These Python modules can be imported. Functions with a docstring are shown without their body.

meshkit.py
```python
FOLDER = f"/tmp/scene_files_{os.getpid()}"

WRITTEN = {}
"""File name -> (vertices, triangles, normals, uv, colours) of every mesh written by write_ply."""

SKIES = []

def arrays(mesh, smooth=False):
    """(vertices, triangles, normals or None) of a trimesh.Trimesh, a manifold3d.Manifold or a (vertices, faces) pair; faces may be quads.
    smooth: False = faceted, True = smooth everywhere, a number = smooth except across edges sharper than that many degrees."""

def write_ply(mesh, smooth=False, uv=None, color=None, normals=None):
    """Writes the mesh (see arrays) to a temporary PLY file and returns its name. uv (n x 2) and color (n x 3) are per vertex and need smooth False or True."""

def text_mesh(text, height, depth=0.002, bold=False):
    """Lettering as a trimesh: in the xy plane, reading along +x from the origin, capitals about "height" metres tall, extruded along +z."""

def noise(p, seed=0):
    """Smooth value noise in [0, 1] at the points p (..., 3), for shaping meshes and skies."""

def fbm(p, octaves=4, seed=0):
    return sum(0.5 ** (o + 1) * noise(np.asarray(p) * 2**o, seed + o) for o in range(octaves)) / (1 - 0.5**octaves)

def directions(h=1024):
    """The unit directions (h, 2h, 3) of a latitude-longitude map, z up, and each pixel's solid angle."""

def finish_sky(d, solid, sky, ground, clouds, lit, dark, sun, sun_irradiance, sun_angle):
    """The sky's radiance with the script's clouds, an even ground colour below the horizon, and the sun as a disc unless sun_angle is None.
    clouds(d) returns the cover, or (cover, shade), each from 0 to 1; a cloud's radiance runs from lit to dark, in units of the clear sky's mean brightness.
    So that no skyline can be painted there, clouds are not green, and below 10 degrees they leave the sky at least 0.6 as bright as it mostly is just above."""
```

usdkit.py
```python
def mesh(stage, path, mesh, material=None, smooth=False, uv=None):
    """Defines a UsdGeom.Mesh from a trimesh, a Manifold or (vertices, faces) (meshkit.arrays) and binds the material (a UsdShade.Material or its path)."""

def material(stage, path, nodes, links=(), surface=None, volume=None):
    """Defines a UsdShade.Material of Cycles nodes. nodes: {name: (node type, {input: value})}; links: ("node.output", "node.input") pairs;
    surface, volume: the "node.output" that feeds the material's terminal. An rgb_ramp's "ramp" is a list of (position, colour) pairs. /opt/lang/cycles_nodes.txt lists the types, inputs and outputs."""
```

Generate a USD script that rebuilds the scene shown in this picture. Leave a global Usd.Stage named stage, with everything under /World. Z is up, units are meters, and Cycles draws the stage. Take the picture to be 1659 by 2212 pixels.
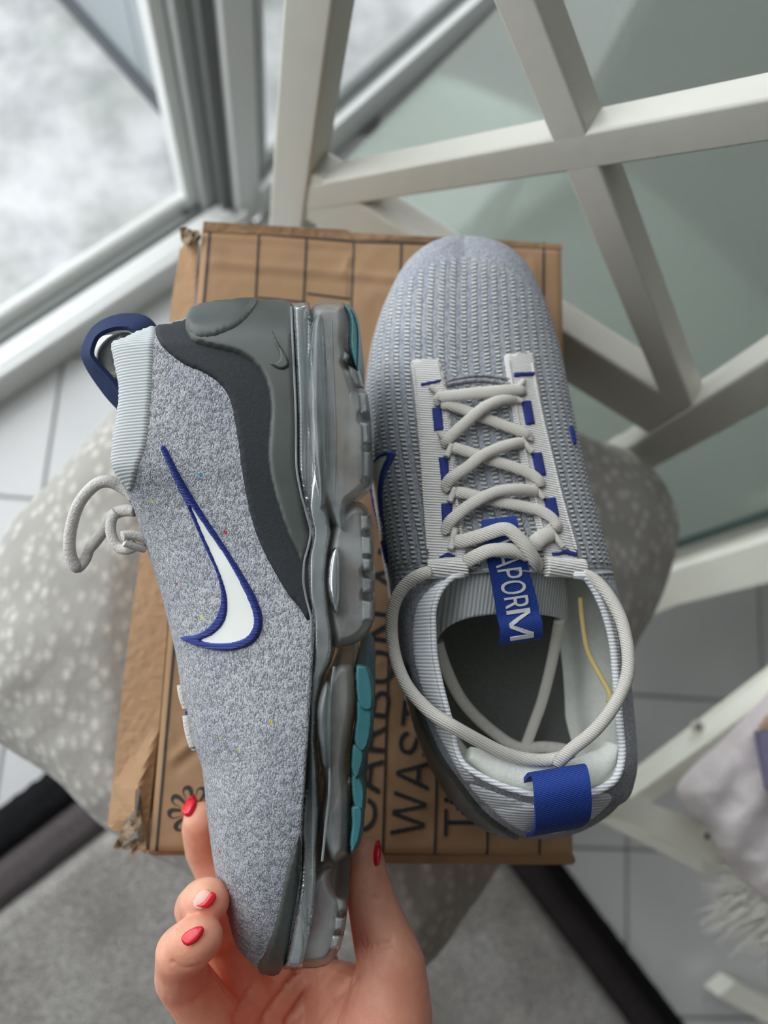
import math, random
import numpy as np, trimesh, usdkit, meshkit
import manifold3d as m3
from pxr import Usd, UsdGeom, UsdLux, UsdShade, Gf, Sdf, Vt
from scipy.interpolate import PchipInterpolator, LinearNDInterpolator, NearestNDInterpolator
from scipy.spatial import Delaunay, cKDTree
from shapely.geometry import Polygon, LineString, Point, MultiPolygon
from shapely.ops import unary_union
import shapely

random.seed(7)
RNG = np.random.default_rng(7)
stage = Usd.Stage.CreateInMemory()
UsdGeom.SetStageUpAxis(stage, "Z")
UsdGeom.SetStageMetersPerUnit(stage, 1.0)
UsdGeom.Xform.Define(stage, "/World")
UsdGeom.Scope.Define(stage, "/World/Looks")

# ------------------------------------------------------------------ camera: a phone held about 1 m above the floor, looking almost straight down
F, CX, CY, H = 1659.0, 829.5, 1106.0, 1.03
_d = np.array([600.0 - CX, 1420.0 - CY, F]); _d /= np.linalg.norm(_d)     # where "straight down" falls in the picture
_Z = -_d; _X = np.array([1.0, 0, 0]) - _Z[0] * _Z; _X /= np.linalg.norm(_X); _Y = np.cross(_Z, _X)
M = np.stack([_X, _Y, _Z]); C = np.array([0, 0, H])
cam = UsdGeom.Camera.Define(stage, "/World/phone_camera")
R_, U_, B_ = M @ [1, 0, 0], M @ [0, -1, 0], M @ [0, 0, -1]
cam.AddTransformOp().Set(Gf.Matrix4d(*R_, 0, *U_, 0, *B_, 0, *C, 1))
cam.CreateHorizontalApertureAttr(26.0)
cam.CreateVerticalApertureAttr(26.0 * 2212 / 1659)
cam.CreateFocalLengthAttr(26.0)
cam.CreateFStopAttr(5.4)
cam.CreateFocusDistanceAttr(0.305)
cam.CreateClippingRangeAttr((0.02, 100.0))
cam.CreateExposureAttr(-0.2)

# ------------------------------------------------------------------ light: overcast sky outside, daylight coming in through the glazed door and window
def area(name, pos, target, w, h, power, color=(1, 1, 1)):
    L = UsdLux.RectLight.Define(stage, "/World/" + name)
    pos, target = np.array(pos, float), np.array(target, float)
    z = pos - target; z /= np.linalg.norm(z)
    x = np.cross([0, 0, 1.0], z); x /= np.linalg.norm(x); y = np.cross(z, x)
    L.AddTransformOp().Set(Gf.Matrix4d(*x, 0, *y, 0, *z, 0, *pos, 1))
    L.CreateWidthAttr(w); L.CreateHeightAttr(h); L.CreateIntensityAttr(power); L.CreateColorAttr(Gf.Vec3f(*color))
    return L

dome = UsdLux.DomeLight.Define(stage, "/World/sky")
dome.CreateIntensityAttr(SKY := 1.0); dome.CreateColorAttr(Gf.Vec3f(0.93, 0.97, 1.0))
area("door_daylight", (-0.53, 0.45, 1.10), (0.0, 0.0, 0.40), 0.75, 1.3, 1.2, (0.97, 0.99, 1.0))

# ------------------------------------------------------------------ helpers
def ray(px, py): return M @ np.array([(px - CX) / F, (py - CY) / F, 1.0])
def at(px, py, z):
    r = ray(px, py); return C + r * ((z - H) / r[2])
def pt(px, py, dep): return C + ray(px, py) * dep
def proj(P):
    c = (np.atleast_2d(P) - C) @ M
    return np.stack([CX + F * c[:, 0] / c[:, 2], CY + F * c[:, 1] / c[:, 2], c[:, 2]], 1)

used = {}
def numbered(parent, name):
    k = (parent, name); n = used.get(k, 0); used[k] = n + 1
    return name if n == 0 else f"{name}_{n:03d}"
origin = {}
def cd(p, **kw):
    for k, v in kw.items():
        if v is not None: p.SetCustomDataByKey(k, v)
def thing(name, label=None, cat=None, loc=(0, 0, 0), group=None, kind=None):
    path = "/World/" + numbered("/World", name)
    x = UsdGeom.Xform.Define(stage, path); x.AddTranslateOp().Set(Gf.Vec3d(*map(float, loc)))
    origin[path] = np.array(loc, float)
    cd(x.GetPrim(), label=label, category=cat, group=group, kind=kind)
    return path
def obj(name, mesh, mat, parent="/World", smooth=False, uv=None, label=None, cat=None, group=None, kind=None):
    path = parent + "/" + numbered(parent, name)
    root = "/".join(path.split("/")[:3])
    v, f, n = meshkit.arrays(mesh, smooth)
    o = origin.get(root, np.zeros(3))
    v = np.asarray(v) - o
    if n is not None:
        m = usdkit.mesh(stage, path, (v, f), mat, smooth=False, uv=uv)
        m.CreateNormalsAttr(Vt.Vec3fArray.FromNumpy(n.astype(np.float32))); m.SetNormalsInterpolation("vertex")
    else:
        m = usdkit.mesh(stage, path, (v, f), mat, smooth=False, uv=uv)
    cd(m.GetPrim(), label=label, category=cat, group=group, kind=kind)
    return path
def cat_(*ms):
    V, Fs, n = [], [], 0
    for m in ms:
        v, f, _ = meshkit.arrays(m); V.append(v); Fs.append(f + n); n += len(v)
    return np.vstack(V), np.vstack(Fs)
def grid(P, closed_u=False, closed_v=False, flip=False):
    nu, nv = P.shape[:2]
    i = np.arange(nu if closed_u else nu - 1)[:, None]; j = np.arange(nv if closed_v else nv - 1)[None]
    a = i * nv + j; b = ((i + 1) % nu) * nv + j; c = ((i + 1) % nu) * nv + (j + 1) % nv; d = i * nv + (j + 1) % nv
    q = np.stack([a, b, c, d], -1).reshape(-1, 4)
    f = np.vstack([q[:, [0, 1, 2]], q[:, [0, 2, 3]]])
    if flip: f = f[:, ::-1]
    return P.reshape(-1, 3), f
def spline(pts, n, closed=False):
    p = np.asarray(pts, float)
    t = np.r_[0, np.cumsum(np.linalg.norm(np.diff(p, axis=0), axis=1) ** 0.5 + 1e-9)]
    from scipy.interpolate import CubicSpline, Akima1DInterpolator
    return Akima1DInterpolator(t, p)(np.linspace(0, t[-1], n)) if len(p) > 2 else p[0] + (p[1] - p[0]) * np.linspace(0, 1, n)[:, None]
def tube(path, a, b=None, up=None, ns=12, cap=True):
    """An elliptic tube along the path: a = half width, b = half height along up."""
    p = np.asarray(path, float); b = a if b is None else b
    n = len(p); T = np.gradient(p, axis=0); T /= np.linalg.norm(T, axis=1, keepdims=True) + 1e-12
    up = np.tile(R_ * 0 + B_, (n, 1)) if up is None else np.broadcast_to(np.asarray(up, float), (n, 3))
    S = np.cross(T, up); S /= np.linalg.norm(S, axis=1, keepdims=True) + 1e-9
    N = np.cross(S, T)
    A = np.broadcast_to(a, n)[:, None, None]; Bq = np.broadcast_to(b, n)[:, None, None]
    th = np.linspace(0, 2 * np.pi, ns, endpoint=False)
    P = p[:, None] + A * np.cos(th)[None, :, None] * S[:, None] + Bq * np.sin(th)[None, :, None] * N[:, None]
    v, f = grid(P, closed_v=True)
    L = np.r_[0, np.cumsum(np.linalg.norm(np.diff(p, axis=0), axis=1))]
    uv = np.stack([np.broadcast_to(th / (2 * np.pi), (n, ns)), np.broadcast_to(L[:, None], (n, ns))], -1).reshape(-1, 2)
    if cap:
        k = len(v); v = np.vstack([v, p[0], p[-1]]); j = np.arange(ns)
        f = np.vstack([f, np.stack([np.full(ns, k), j, (j + 1) % ns], 1), np.stack([np.full(ns, k + 1), (n - 1) * ns + (j + 1) % ns, (n - 1) * ns + j], 1)])
        uv = np.vstack([uv, [0, 0], [0, L[-1]]])
    return v, f, uv
def ribbon(path, side, w, t, n=40):
    """A flat strap along the path: side = direction of its width."""
    p = spline(path, n); s = np.asarray(side, float)
    s = np.broadcast_to(s, p.shape) if s.ndim == 1 else spline(s, n)
    s = s / np.linalg.norm(s, axis=1, keepdims=True)
    T = np.gradient(p, axis=0); T /= np.linalg.norm(T, axis=1, keepdims=True); N = np.cross(T, s)
    w = np.broadcast_to(w, n)[:, None] / 2; t = t / 2
    P = np.stack([p - s * w - N * t, p + s * w - N * t, p + s * w + N * t, p - s * w + N * t], 1)
    v, f = grid(P, closed_v=True)
    f = np.vstack([f, [[0, 1, 2], [0, 2, 3]], [[4 * n - 2, 4 * n - 3, 4 * n - 4], [4 * n - 1, 4 * n - 2, 4 * n - 4]]])
    return v, f
def rbox(c, size, R=np.eye(3), r=0.002):
    """A box with rounded edges: centre, full size, rotation."""
    h = np.array(size, float) / 2; r = min(r, h.min() * 0.9); k = h - r
    s = m3.Manifold.sphere(r, 8)
    m = m3.Manifold.batch_hull([s.translate([x * k[0], y * k[1], z * k[2]]) for x in (-1, 1) for y in (-1, 1) for z in (-1, 1)])
    v, f, _ = meshkit.arrays(m)
    return v @ np.asarray(R).T + c, f
def solid(top, bottom):
    """A closed prism between two outlines with the same number of corners."""
    a, b = np.asarray(top, float), np.asarray(bottom, float); n = len(a)
    c = trimesh.Trimesh(*m3_tri(a))
    f = c.faces; i = np.arange(n); j = (i + 1) % n
    V = np.vstack([a, b]); Fs = np.vstack([f, f[:, ::-1] + n, np.stack([i, i + n, j + n], 1), np.stack([i, j + n, j], 1)])
    m = trimesh.Trimesh(V, Fs, process=False); m.fix_normals(); return m
def m3_tri(a):
    c = a.mean(0); n = np.linalg.svd(a - c)[2]
    q = np.stack([(a - c) @ n[0], (a - c) @ n[1]], 1)
    return a, tri2(q)
def tri2(q):
    import mapbox_earcut as me
    return me.triangulate_float64(np.asarray(q, float), np.array([len(q)], np.uint32)).reshape(-1, 3)
def prism(pxs, z1, z0=0.0):
    """Upright prism standing in the world: its top outline is where these picture points meet the height z1."""
    t = np.array([at(x, y, z1) for x, y in pxs]); b = t.copy(); b[:, 2] = z0
    return solid(t, b)
def densify(poly, step):
    def ring(c):
        c = np.asarray(c.coords); out = []
        for p, q in zip(c[:-1], c[1:]):
            k = max(1, int(np.ceil(np.linalg.norm(q - p) / step))); out.append(p + (q - p) * (np.arange(k) / k)[:, None])
        return np.vstack(out)
    return [ring(poly.exterior)] + [ring(r) for r in poly.interiors]
def tri_poly(poly, step):
    """Triangulates a polygon evenly. Returns points, triangles, boundary loops (index arrays)."""
    rings = densify(poly, step); loops, n = [], 0
    for r in rings: loops.append(np.arange(n, n + len(r))); n += len(r)
    B = np.vstack(rings); x0, y0, x1, y1 = poly.bounds
    gx, gy = np.meshgrid(np.arange(x0, x1, step), np.arange(y0, y1, step * 0.87)); gx = gx + (np.arange(len(gx)) % 2)[:, None] * step / 2
    g = np.stack([gx.ravel(), gy.ravel()], 1)
    inner = poly.buffer(-step * 0.45)
    g = g[shapely.contains_xy(inner, g[:, 0], g[:, 1])] if not inner.is_empty else g[:0]
    P = np.vstack([B, g]); T = Delaunay(P).simplices; c = P[T].mean(1)
    T = T[shapely.contains_xy(poly, c[:, 0], c[:, 1])]
    e1 = P[T[:, 1]] - P[T[:, 0]]; e2 = P[T[:, 2]] - P[T[:, 0]]; a = e1[:, 0] * e2[:, 1] - e1[:, 1] * e2[:, 0]; T = T[np.abs(a) > 1e-9]; a = a[np.abs(a) > 1e-9]
    T[a < 0] = T[a < 0][:, ::-1]
    return P, T, loops
def smooth_poly(pts, n=None, closed=True):
    p = np.asarray(pts, float)
    if closed: q = np.vstack([p[-2:], p, p[:3]])
    else: q = np.vstack([2 * p[0] - p[1], p, 2 * p[-1] - p[-2]])
    out = []
    for i in range(1, len(q) - 2):
        a, b, c, d = q[i - 1], q[i], q[i + 1], q[i + 2]
        for t in np.linspace(0, 1, 6, endpoint=False):
            out.append(0.5 * (2 * b + (c - a) * t + (2 * a - 5 * b + 4 * c - d) * t * t + (3 * b - a - 3 * c + d) * t ** 3))
    return np.array(out)
def poly_s(pts): 
    g = Polygon(smooth_poly(pts)).buffer(0)
    return max(g.geoms, key=lambda k: k.area) if g.geom_type != "Polygon" else g

class Surf:
    """The side of a mesh that faces the camera, so that trims can be laid on it."""
    def __init__(self, v, f, pick=None, cell=7.0, tol=.005):
        m = trimesh.Trimesh(v, f, process=False); n = np.array(m.vertex_normals)
        face = np.einsum("ij,ij->i", n, C - v) > 0
        if pick is not None: face &= pick(v)
        idx = np.nonzero(face)[0]; p = proj(v[idx]); key = np.floor(p[:, :2] / cell).astype(int); key = key[:, 0] * 100000 + key[:, 1]   # keep what is in front
        u_, inv = np.unique(key, return_inverse=True); mn = np.full(len(u_), 9.0); np.minimum.at(mn, inv, p[:, 2]); idx = idx[p[:, 2] < mn[inv] + tol]
        face = np.zeros(len(v), bool); face[idx] = True
        p = proj(v[face]); self.p = p; self.d = LinearNDInterpolator(p[:, :2], np.c_[p[:, 2], n[face]]); self.q = NearestNDInterpolator(p[:, :2], np.c_[p[:, 2], n[face]])
    def __call__(self, xy, off=0.0):
        xy = np.atleast_2d(np.asarray(xy, float)); r = self.d(xy); bad = np.isnan(r[:, 0])
        if bad.any(): r[bad] = self.q(xy[bad])
        n = r[:, 1:]; n = n / np.linalg.norm(n, axis=1, keepdims=True)
        P = np.array([pt(x, y, dd) for (x, y), dd in zip(xy, r[:, 0])])
        return P + n * np.broadcast_to(off, len(xy))[:, None], n
def overlay(S, poly, off=0.0008, step=6.0, base=-0.0015, round_=0.0, flat=None):
    """A piece of material lying on the surface S inside the outline (picture points at the surface), off = its thickness, round_ = how wide (px) its edge rounds."""
    out = []
    for g in getattr(poly, "geoms", [poly]):
        if g.area < 4: continue
        P, T, loops = tri_poly(g, step)
        o = np.full(len(P), off)
        if round_ > 0:
            dist = shapely.distance(g.boundary, shapely.points(P)); k = np.clip(dist / round_, 0, 1)
            o = off * np.sqrt(1 - (1 - k) ** 2) + base * 0.15 * (k == 0)
        W, n = S(P, o)
        V = [W]; Fs = [T]; k = len(W)
        # lay the faces towards the camera
        nn = np.cross(W[T[:, 1]] - W[T[:, 0]], W[T[:, 2]] - W[T[:, 0]])
        if np.einsum("ij,ij->i", nn, C - W[T[:, 0]]).mean() < 0: Fs = [T[:, ::-1]]
        for L in loops:
            low = S(P[L], np.full(len(L), base))[0]; V.append(low); m = len(L); i = np.arange(m); j = (i + 1) % m
            Fs.append(np.stack([L[i], k + i, k + j], 1)); Fs.append(np.stack([L[i], k + j, L[j]], 1)); k += m
        out.append((np.vstack(V), np.vstack(Fs)))
    return cat_(*out)

# ------------------------------------------------------------------ materials
LK = "/World/Looks/"
def mat(name, color, rough=0.6, spec=0.4, noise=None, bump=None, extra=None, uvw=None):
    """noise: (scale, amount, other colour[, detail]); bump: (scale, strength, distance[, detail])."""
    nodes = {"p": ("principled_bsdf", {"base_color": color, "roughness": rough, "specular_ior_level": spec, **(extra or {})}),
             "tc": ("texture_coordinate", {})}
    links = []; co = "tc.object"
    if uvw is not None:
        nodes["mp"] = ("mapping", {"scale": uvw}); links.append((co, "mp.vector")); co = "mp.vector"
    if noise:
        nodes["n"] = ("noise_texture", {"scale": noise[0], "detail": noise[3] if len(noise) > 3 else 4.0})
        nodes["r"] = ("rgb_ramp", {"ramp": [(0.5 - noise[1] / 2, color), (0.5 + noise[1] / 2, noise[2])]})
        links += [(co, "n.vector"), ("n.fac", "r.fac"), ("r.color", "p.base_color")]
    if bump:
        nodes["bn"] = ("noise_texture", {"scale": bump[0], "detail": bump[3] if len(bump) > 3 else 3.0})
        nodes["b"] = ("bump", {"strength": bump[1], "distance": bump[2]})
        links += [(co, "bn.vector"), ("bn.fac", "b.height"), ("b.normal", "p.normal")]
    return usdkit.material(stage, LK + name, nodes, links, surface="p.BSDF")
# ================================================================== the room: floor, door, windows, terrace
W_ = {}
W_["tile"] = mat("floor_tile_white", (0.60, 0.60, 0.605), 0.22, 0.5, noise=(9, 0.6, (0.66, 0.66, 0.655)))
W_["tile2"] = mat("floor_tile_white_b", (0.57, 0.575, 0.58), 0.26, 0.5, noise=(7, 0.6, (0.64, 0.64, 0.64)))
W_["grout"] = mat("grout", (0.27, 0.27, 0.27), 0.9)
W_["pvc"] = mat("white_pvc", (0.78, 0.79, 0.77), 0.3, 0.5)
W_["pvc_dark"] = mat("gasket_and_shade_grey", (0.12, 0.13, 0.125), 0.5)
W_["pvc_mid"] = mat("aluminium_and_shade_grey", (0.42, 0.44, 0.43), 0.4, 0.5)
W_["plaster"] = mat("white_plaster", (0.80, 0.80, 0.78), 0.8, 0.2, bump=(180, 0.1, 0.002))
W_["ext"] = mat("grey_blue_cladding", (0.36, 0.40, 0.42), 0.5)
W_["ext_line"] = mat("dark_joint", (0.10, 0.11, 0.12), 0.7)
W_["ceil"] = mat("beige_ceiling", (0.50, 0.49, 0.47), 0.9, 0.1)
W_["dark"] = mat("far_wall", (0.20, 0.185, 0.165), 0.8)
W_["terrace"] = usdkit.material(stage, LK + "stained_concrete", {
    "tc": ("texture_coordinate", {}), "n": ("noise_texture", {"scale": 5.0, "detail": 6.0, "roughness": 0.62, "distortion": 0.3}),
    "n2": ("noise_texture", {"scale": 17.0, "detail": 5.0}), "v": ("voronoi_texture", {"scale": 9.0, "feature": "distance_to_edge"}), "vr": ("rgb_ramp", {"ramp": [(0.0, (1, 1, 1)), (0.06, (0, 0, 0))]}), "vm": ("mix", {"mix_type": "screen", "fac": 0.06}),
    "r": ("rgb_ramp", {"ramp": [(0.36, (0.40, 0.425, 0.40)), (0.46, (0.53, 0.54, 0.52)), (0.54, (0.64, 0.64, 0.635)), (0.64, (0.74, 0.74, 0.735))]}),
    "r2": ("rgb_ramp", {"ramp": [(0.35, (0.74, 0.74, 0.76)), (0.6, (1, 1, 1))]}), "m": ("mix", {"mix_type": "multiply", "fac": 0.9}),
    "p": ("principled_bsdf", {"roughness": 0.8})},
    [("tc.object", "n.vector"), ("tc.object", "n2.vector"), ("n.fac", "r.fac"), ("n2.fac", "r2.fac"), ("tc.object", "v.vector"), ("r.color", "m.color1"), ("r2.color", "m.color2"), ("v.distance", "vr.fac"), ("m.color", "vm.color1"), ("vr.color", "vm.color2"), ("vm.color", "p.base_color")], surface="p.BSDF")

# the window wall runs along two straight pieces, a (door) and b (window); inside edges on the floor:
A0, A1 = at(-260, 1020, 0), at(551, 478, 0)
Bq0, Bq1 = at(620, 415, 0), at(1180, -83, 0)
A0, A1, Bq0, Bq1 = (p[:2] for p in (A0, A1, Bq0, Bq1))
da = (A1 - A0) / np.linalg.norm(A1 - A0); db = (Bq1 - Bq0) / np.linalg.norm(Bq1 - Bq0)
A00, B11 = A0 - da * 1.3, Bq1 + db * 1.0
room = Polygon([A00, A1, Bq0, B11, (2.3, B11[1]), (2.3, -2.2), (A00[0], -2.2)])

fl = thing("floor", kind="structure")
obj("grout", trimesh.creation.extrude_polygon(room, 0.02, engine="earcut").apply_translation([0, 0, -0.0225]), W_["grout"], fl)
th = math.atan2(-0.064, 0.998); ct, st_ = math.cos(th), math.sin(th)
g0 = at(1355, 1835, 0)[:2]
view = Polygon([at(x, y, 0)[:2] for x, y in ((-250, -200), (1900, -200), (1900, 2450), (-250, 2450))])
seen = view.buffer(.45)
for i in range(-10, 9):
    for j in range(-8, 12):
        q = np.array([[0, 0], [1, 0], [1, 1], [0, 1]]) * 0.2005 + np.array([i, j]) * 0.2005
        q = q @ np.array([[ct, st_], [-st_, ct]]) + g0
        P = Polygon(q).buffer(-0.0022).buffer(-0.003).buffer(0.003, quad_segs=2).intersection(room)
        if P.is_empty or P.geom_type != "Polygon" or P.area < 2e-3 or not P.intersects(seen): continue
        m = trimesh.creation.extrude_polygon(P.simplify(2e-4), 0.006, engine="earcut"); m.apply_translation([0, 0, -0.006 + RNG.uniform(-3e-4, 3e-4)])
        obj("tile", m, W_["tile"] if RNG.random() < 0.6 else W_["tile2"], fl)
def along(p, d, x, n): return p + d * x
def out(d): return np.array([-d[1], d[0]])
def strip(p, q, o0, o1, z0, z1, bev=0.0):
    """A bar along p-q on the floor plan, from offset o0 to o1 outwards, z0 to z1."""
    d = (q - p) / np.linalg.norm(q - p); n = out(d)
    c = np.r_[(p + q) / 2 + n * (o0 + o1) / 2, (z0 + z1) / 2]
    Rm = np.array([[d[0], n[0], 0], [d[1], n[1], 0], [0, 0, 1.0]])
    return rbox(c, (np.linalg.norm(q - p), abs(o1 - o0), z1 - z0), Rm, bev or 0.003)
def off_of(px, py, z, p, d): return (at(px, py, z)[:2] - p) @ out(d)
# door: bottom frame in steps, read at the left edge of the picture
dr = thing("door_1", kind="structure", label="white balcony door frame with stepped threshold")
o_lip0, o_lip1 = off_of(0, 816, .06, A0, da), off_of(0, 800, .06, A0, da)
o_s0, o_s1 = off_of(0, 797, .05, A0, da), off_of(0, 742, .05, A0, da)
o_c0, o_c1 = off_of(0, 734, .03, A0, da), off_of(0, 692, .03, A0, da)
o_w0, o_w1 = off_of(0, 691, .05, A0, da), off_of(0, 664, .05, A0, da)
E1 = A1 - da * 0.0
L0 = A0 - da * 1.0
obj("threshold_lip", strip(L0, E1 - da * .02, min(o_lip0, 0.0), o_lip1, -.01, .06, .004), W_["pvc"], dr)
obj("threshold", strip(L0, E1 - da * .03, o_s0, o_s1, -.01, .048, .006), W_["pvc"], dr)
obj("gasket", strip(L0, E1 - da * .03, o_s1 - .001, o_c0 + .002, -.01, .026), W_["pvc_dark"], dr)
obj("track", strip(L0, E1 - da * .035, o_c0, o_c1, -.01, .03, .002), W_["pvc_mid"], dr)
obj("sash_rail", strip(L0, E1 - da * .06, o_w0, o_w1, -.02, .055, .005), W_["pvc"], dr)
sl = at(412, 452, .032)
Rd = np.array([[da[0], out(da)[0], 0], [da[1], out(da)[1], 0], [0, 0, 1.0]])
obj("drain_slot", rbox(np.array([sl[0], sl[1], .0315]), (.028, .008, .004), Rd, .002), W_["pvc_dark"], dr)
# the upright jamb of the door: rebated steps, the shaded frame side painted in greys
for (s0, s1, oo0, oo1, mt) in ((-.075, -.058, o_w0 - .004, o_w1 + .004, "pvc"), (-.058, -.038, o_c0 - .01, o_c1 + .02, "pvc_mid"), (-.042, -.022, o_s0 + .012, o_c1 + .01, "pvc_dark"),
                                (-.026, .0, o_s0, o_c1 + .03, "pvc"), (-.012, .016, 0.006, o_c1 + .04, "pvc")):
    p0 = A1 + da * s0; p1 = A1 + da * s1
    obj("jamb", strip(p0, p1, oo0, oo1, -.01, 2.15, .002), W_[mt], dr)
# wall between door and window, wall above and beside
pz = at(594, 432, 0)[:2]; obj("mullion", strip(pz - db * .006, pz + db * .006, .02, .07, -.01, 2.15, .002), W_["pvc_mid"], dr)
Bs = Bq0 - db * .055
m = cat_(strip(A00, A1 + da * .02, 0, .16, 2.15, 2.6), strip(A00, A0 - da * 1.05, 0, .16, -.02, 2.16)); obj("wall_left", m, W_["plaster"], kind="structure")
m = cat_(strip(Bq0, B11, 0, .14, 2.15, 2.6)); obj("wall_back", m, W_["plaster"], kind="structure")
obj("ceiling", trimesh.creation.extrude_polygon(room.buffer(.1), .05, engine="earcut").apply_translation([0, 0, 2.6]), W_["ceil"], kind="structure")
m = trimesh.creation.box((.1, 6, 2.7)); m.apply_translation([2.35, 0, 1.3]); obj("wall_right", m, W_["dark"], kind="structure")
m = trimesh.creation.box((5.6, .1, 2.7)); m.apply_translation([.4, -2.25, 1.3]); obj("wall_front", m, W_["dark"], kind="structure")
xa, ya = A00[0], A00[1]
m = trimesh.creation.box((.1, ya + 2.4, 2.7)); m.apply_translation([xa - .05, (ya - 2.2) / 2, 1.3]); obj("wall_side", m, W_["dark"], kind="structure")
m = trimesh.creation.box((2.5 - B11[0], .1, 2.7)); m.apply_translation([(2.4 + B11[0]) / 2, B11[1] + .05, 1.3]); obj("wall_back", m, W_["dark"], kind="structure")
# window (fixed glazing) right of the pier: sill bars read from the picture
wn = thing("window_1", kind="structure", label="white low window frame beyond the chair back")
ob = [off_of(*p, .06, Bq0, db) for p in ((745, 283), (742, 262), (740, 226), (741, 196), (742, 168))]
obj("sill_lip", strip(Bs, B11, 0.0, ob[1], -.01, .062, .004), W_["pvc"], wn)
obj("sill", strip(Bs, B11, ob[1] + .003, ob[2], -.01, .05, .006), W_["pvc"], wn)
obj("gasket", strip(Bs, B11, ob[2], ob[2] + .012, -.01, .04), W_["pvc_mid"], wn)
obj("sash_rail", strip(Bs, B11, ob[2] + .013, ob[4], -.01, .06, .006), W_["pvc_mid"], wn)
# ground outside
c0 = (A0 + A1) / 2; tp = Polygon([A00 + out(da) * .03, A1 + out(da) * .03, Bq0 + out(db) * .03, B11 + out(db) * .03, B11 + np.array([.5, 3.5]), A00 + np.array([-3, 3.])])
P, T, _ = tri_poly(tp, .12); obj("terrace", (np.c_[P, np.full(len(P), -.03)], T), W_["terrace"], kind="structure")
# grey side wall of the balcony
w0, w1 = at(462, 352, -.03)[:2], at(140, -12, -.03)[:2]; dw = (w1 - w0) / np.linalg.norm(w1 - w0)
w2 = w1 + dw * 1.2; nw = np.array([dw[1], -dw[0]])
bw = thing("balcony_wall", kind="structure", label="grey blue balcony side wall beside the terrace")
def wallbox(p, q, o0, o1, z0, z1):
    d = (q - p) / np.linalg.norm(q - p); n = np.array([d[1], -d[0]]); c = np.r_[(p + q) / 2 + n * (o0 + o1) / 2, (z0 + z1) / 2]
    return rbox(c, (np.linalg.norm(q - p), abs(o1 - o0), z1 - z0), np.array([[d[0], n[0], 0], [d[1], n[1], 0], [0, 0, 1.0]]), .002)
obj("footing", wallbox(w0, w2, -.014, .05, -.04, -.012), W_["ext_line"], bw)
LW = np.linalg.norm(w2 - w0); cuts = [0, .105, .16, .36, .55, .8, 1.1, LW]
for a_, b_ in zip(cuts[:-1], cuts[1:]): obj("panel", wallbox(w0 + dw * (a_ + .001), w0 + dw * (b_ - .001), 0.0, .05, -.02, 1.0), W_["ext"], bw)

# ================================================================== rug
W_["rug"] = usdkit.material(stage, LK + "grey_rug_pile", {
    "tc": ("texture_coordinate", {}), "n": ("noise_texture", {"scale": 260.0, "detail": 3.0}), "n2": ("noise_texture", {"scale": 11.0, "detail": 4.0}),
    "r": ("rgb_ramp", {"ramp": [(0.3, (0.25, 0.24, 0.225)), (0.7, (0.55, 0.53, 0.50))]}), "r2": ("rgb_ramp", {"ramp": [(0.35, (0.72, 0.70, 0.70)), (0.65, (1, 1, 1))]}),
    "m": ("mix", {"mix_type": "multiply", "fac": 1.0}), "b": ("bump", {"strength": 0.9, "distance": 0.004}),
    "p": ("principled_bsdf", {"roughness": 1.0, "specular_ior_level": 0.05, "sheen_weight": 0.2})},
    [("tc.object", "n.vector"), ("tc.object", "n2.vector"), ("n.fac", "r.fac"), ("n2.fac", "r2.fac"), ("r.color", "m.color1"), ("r2.color", "m.color2"), ("m.color", "p.base_color"), ("n.fac", "b.height"), ("b.normal", "p.normal")], surface="p.BSDF")
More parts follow.
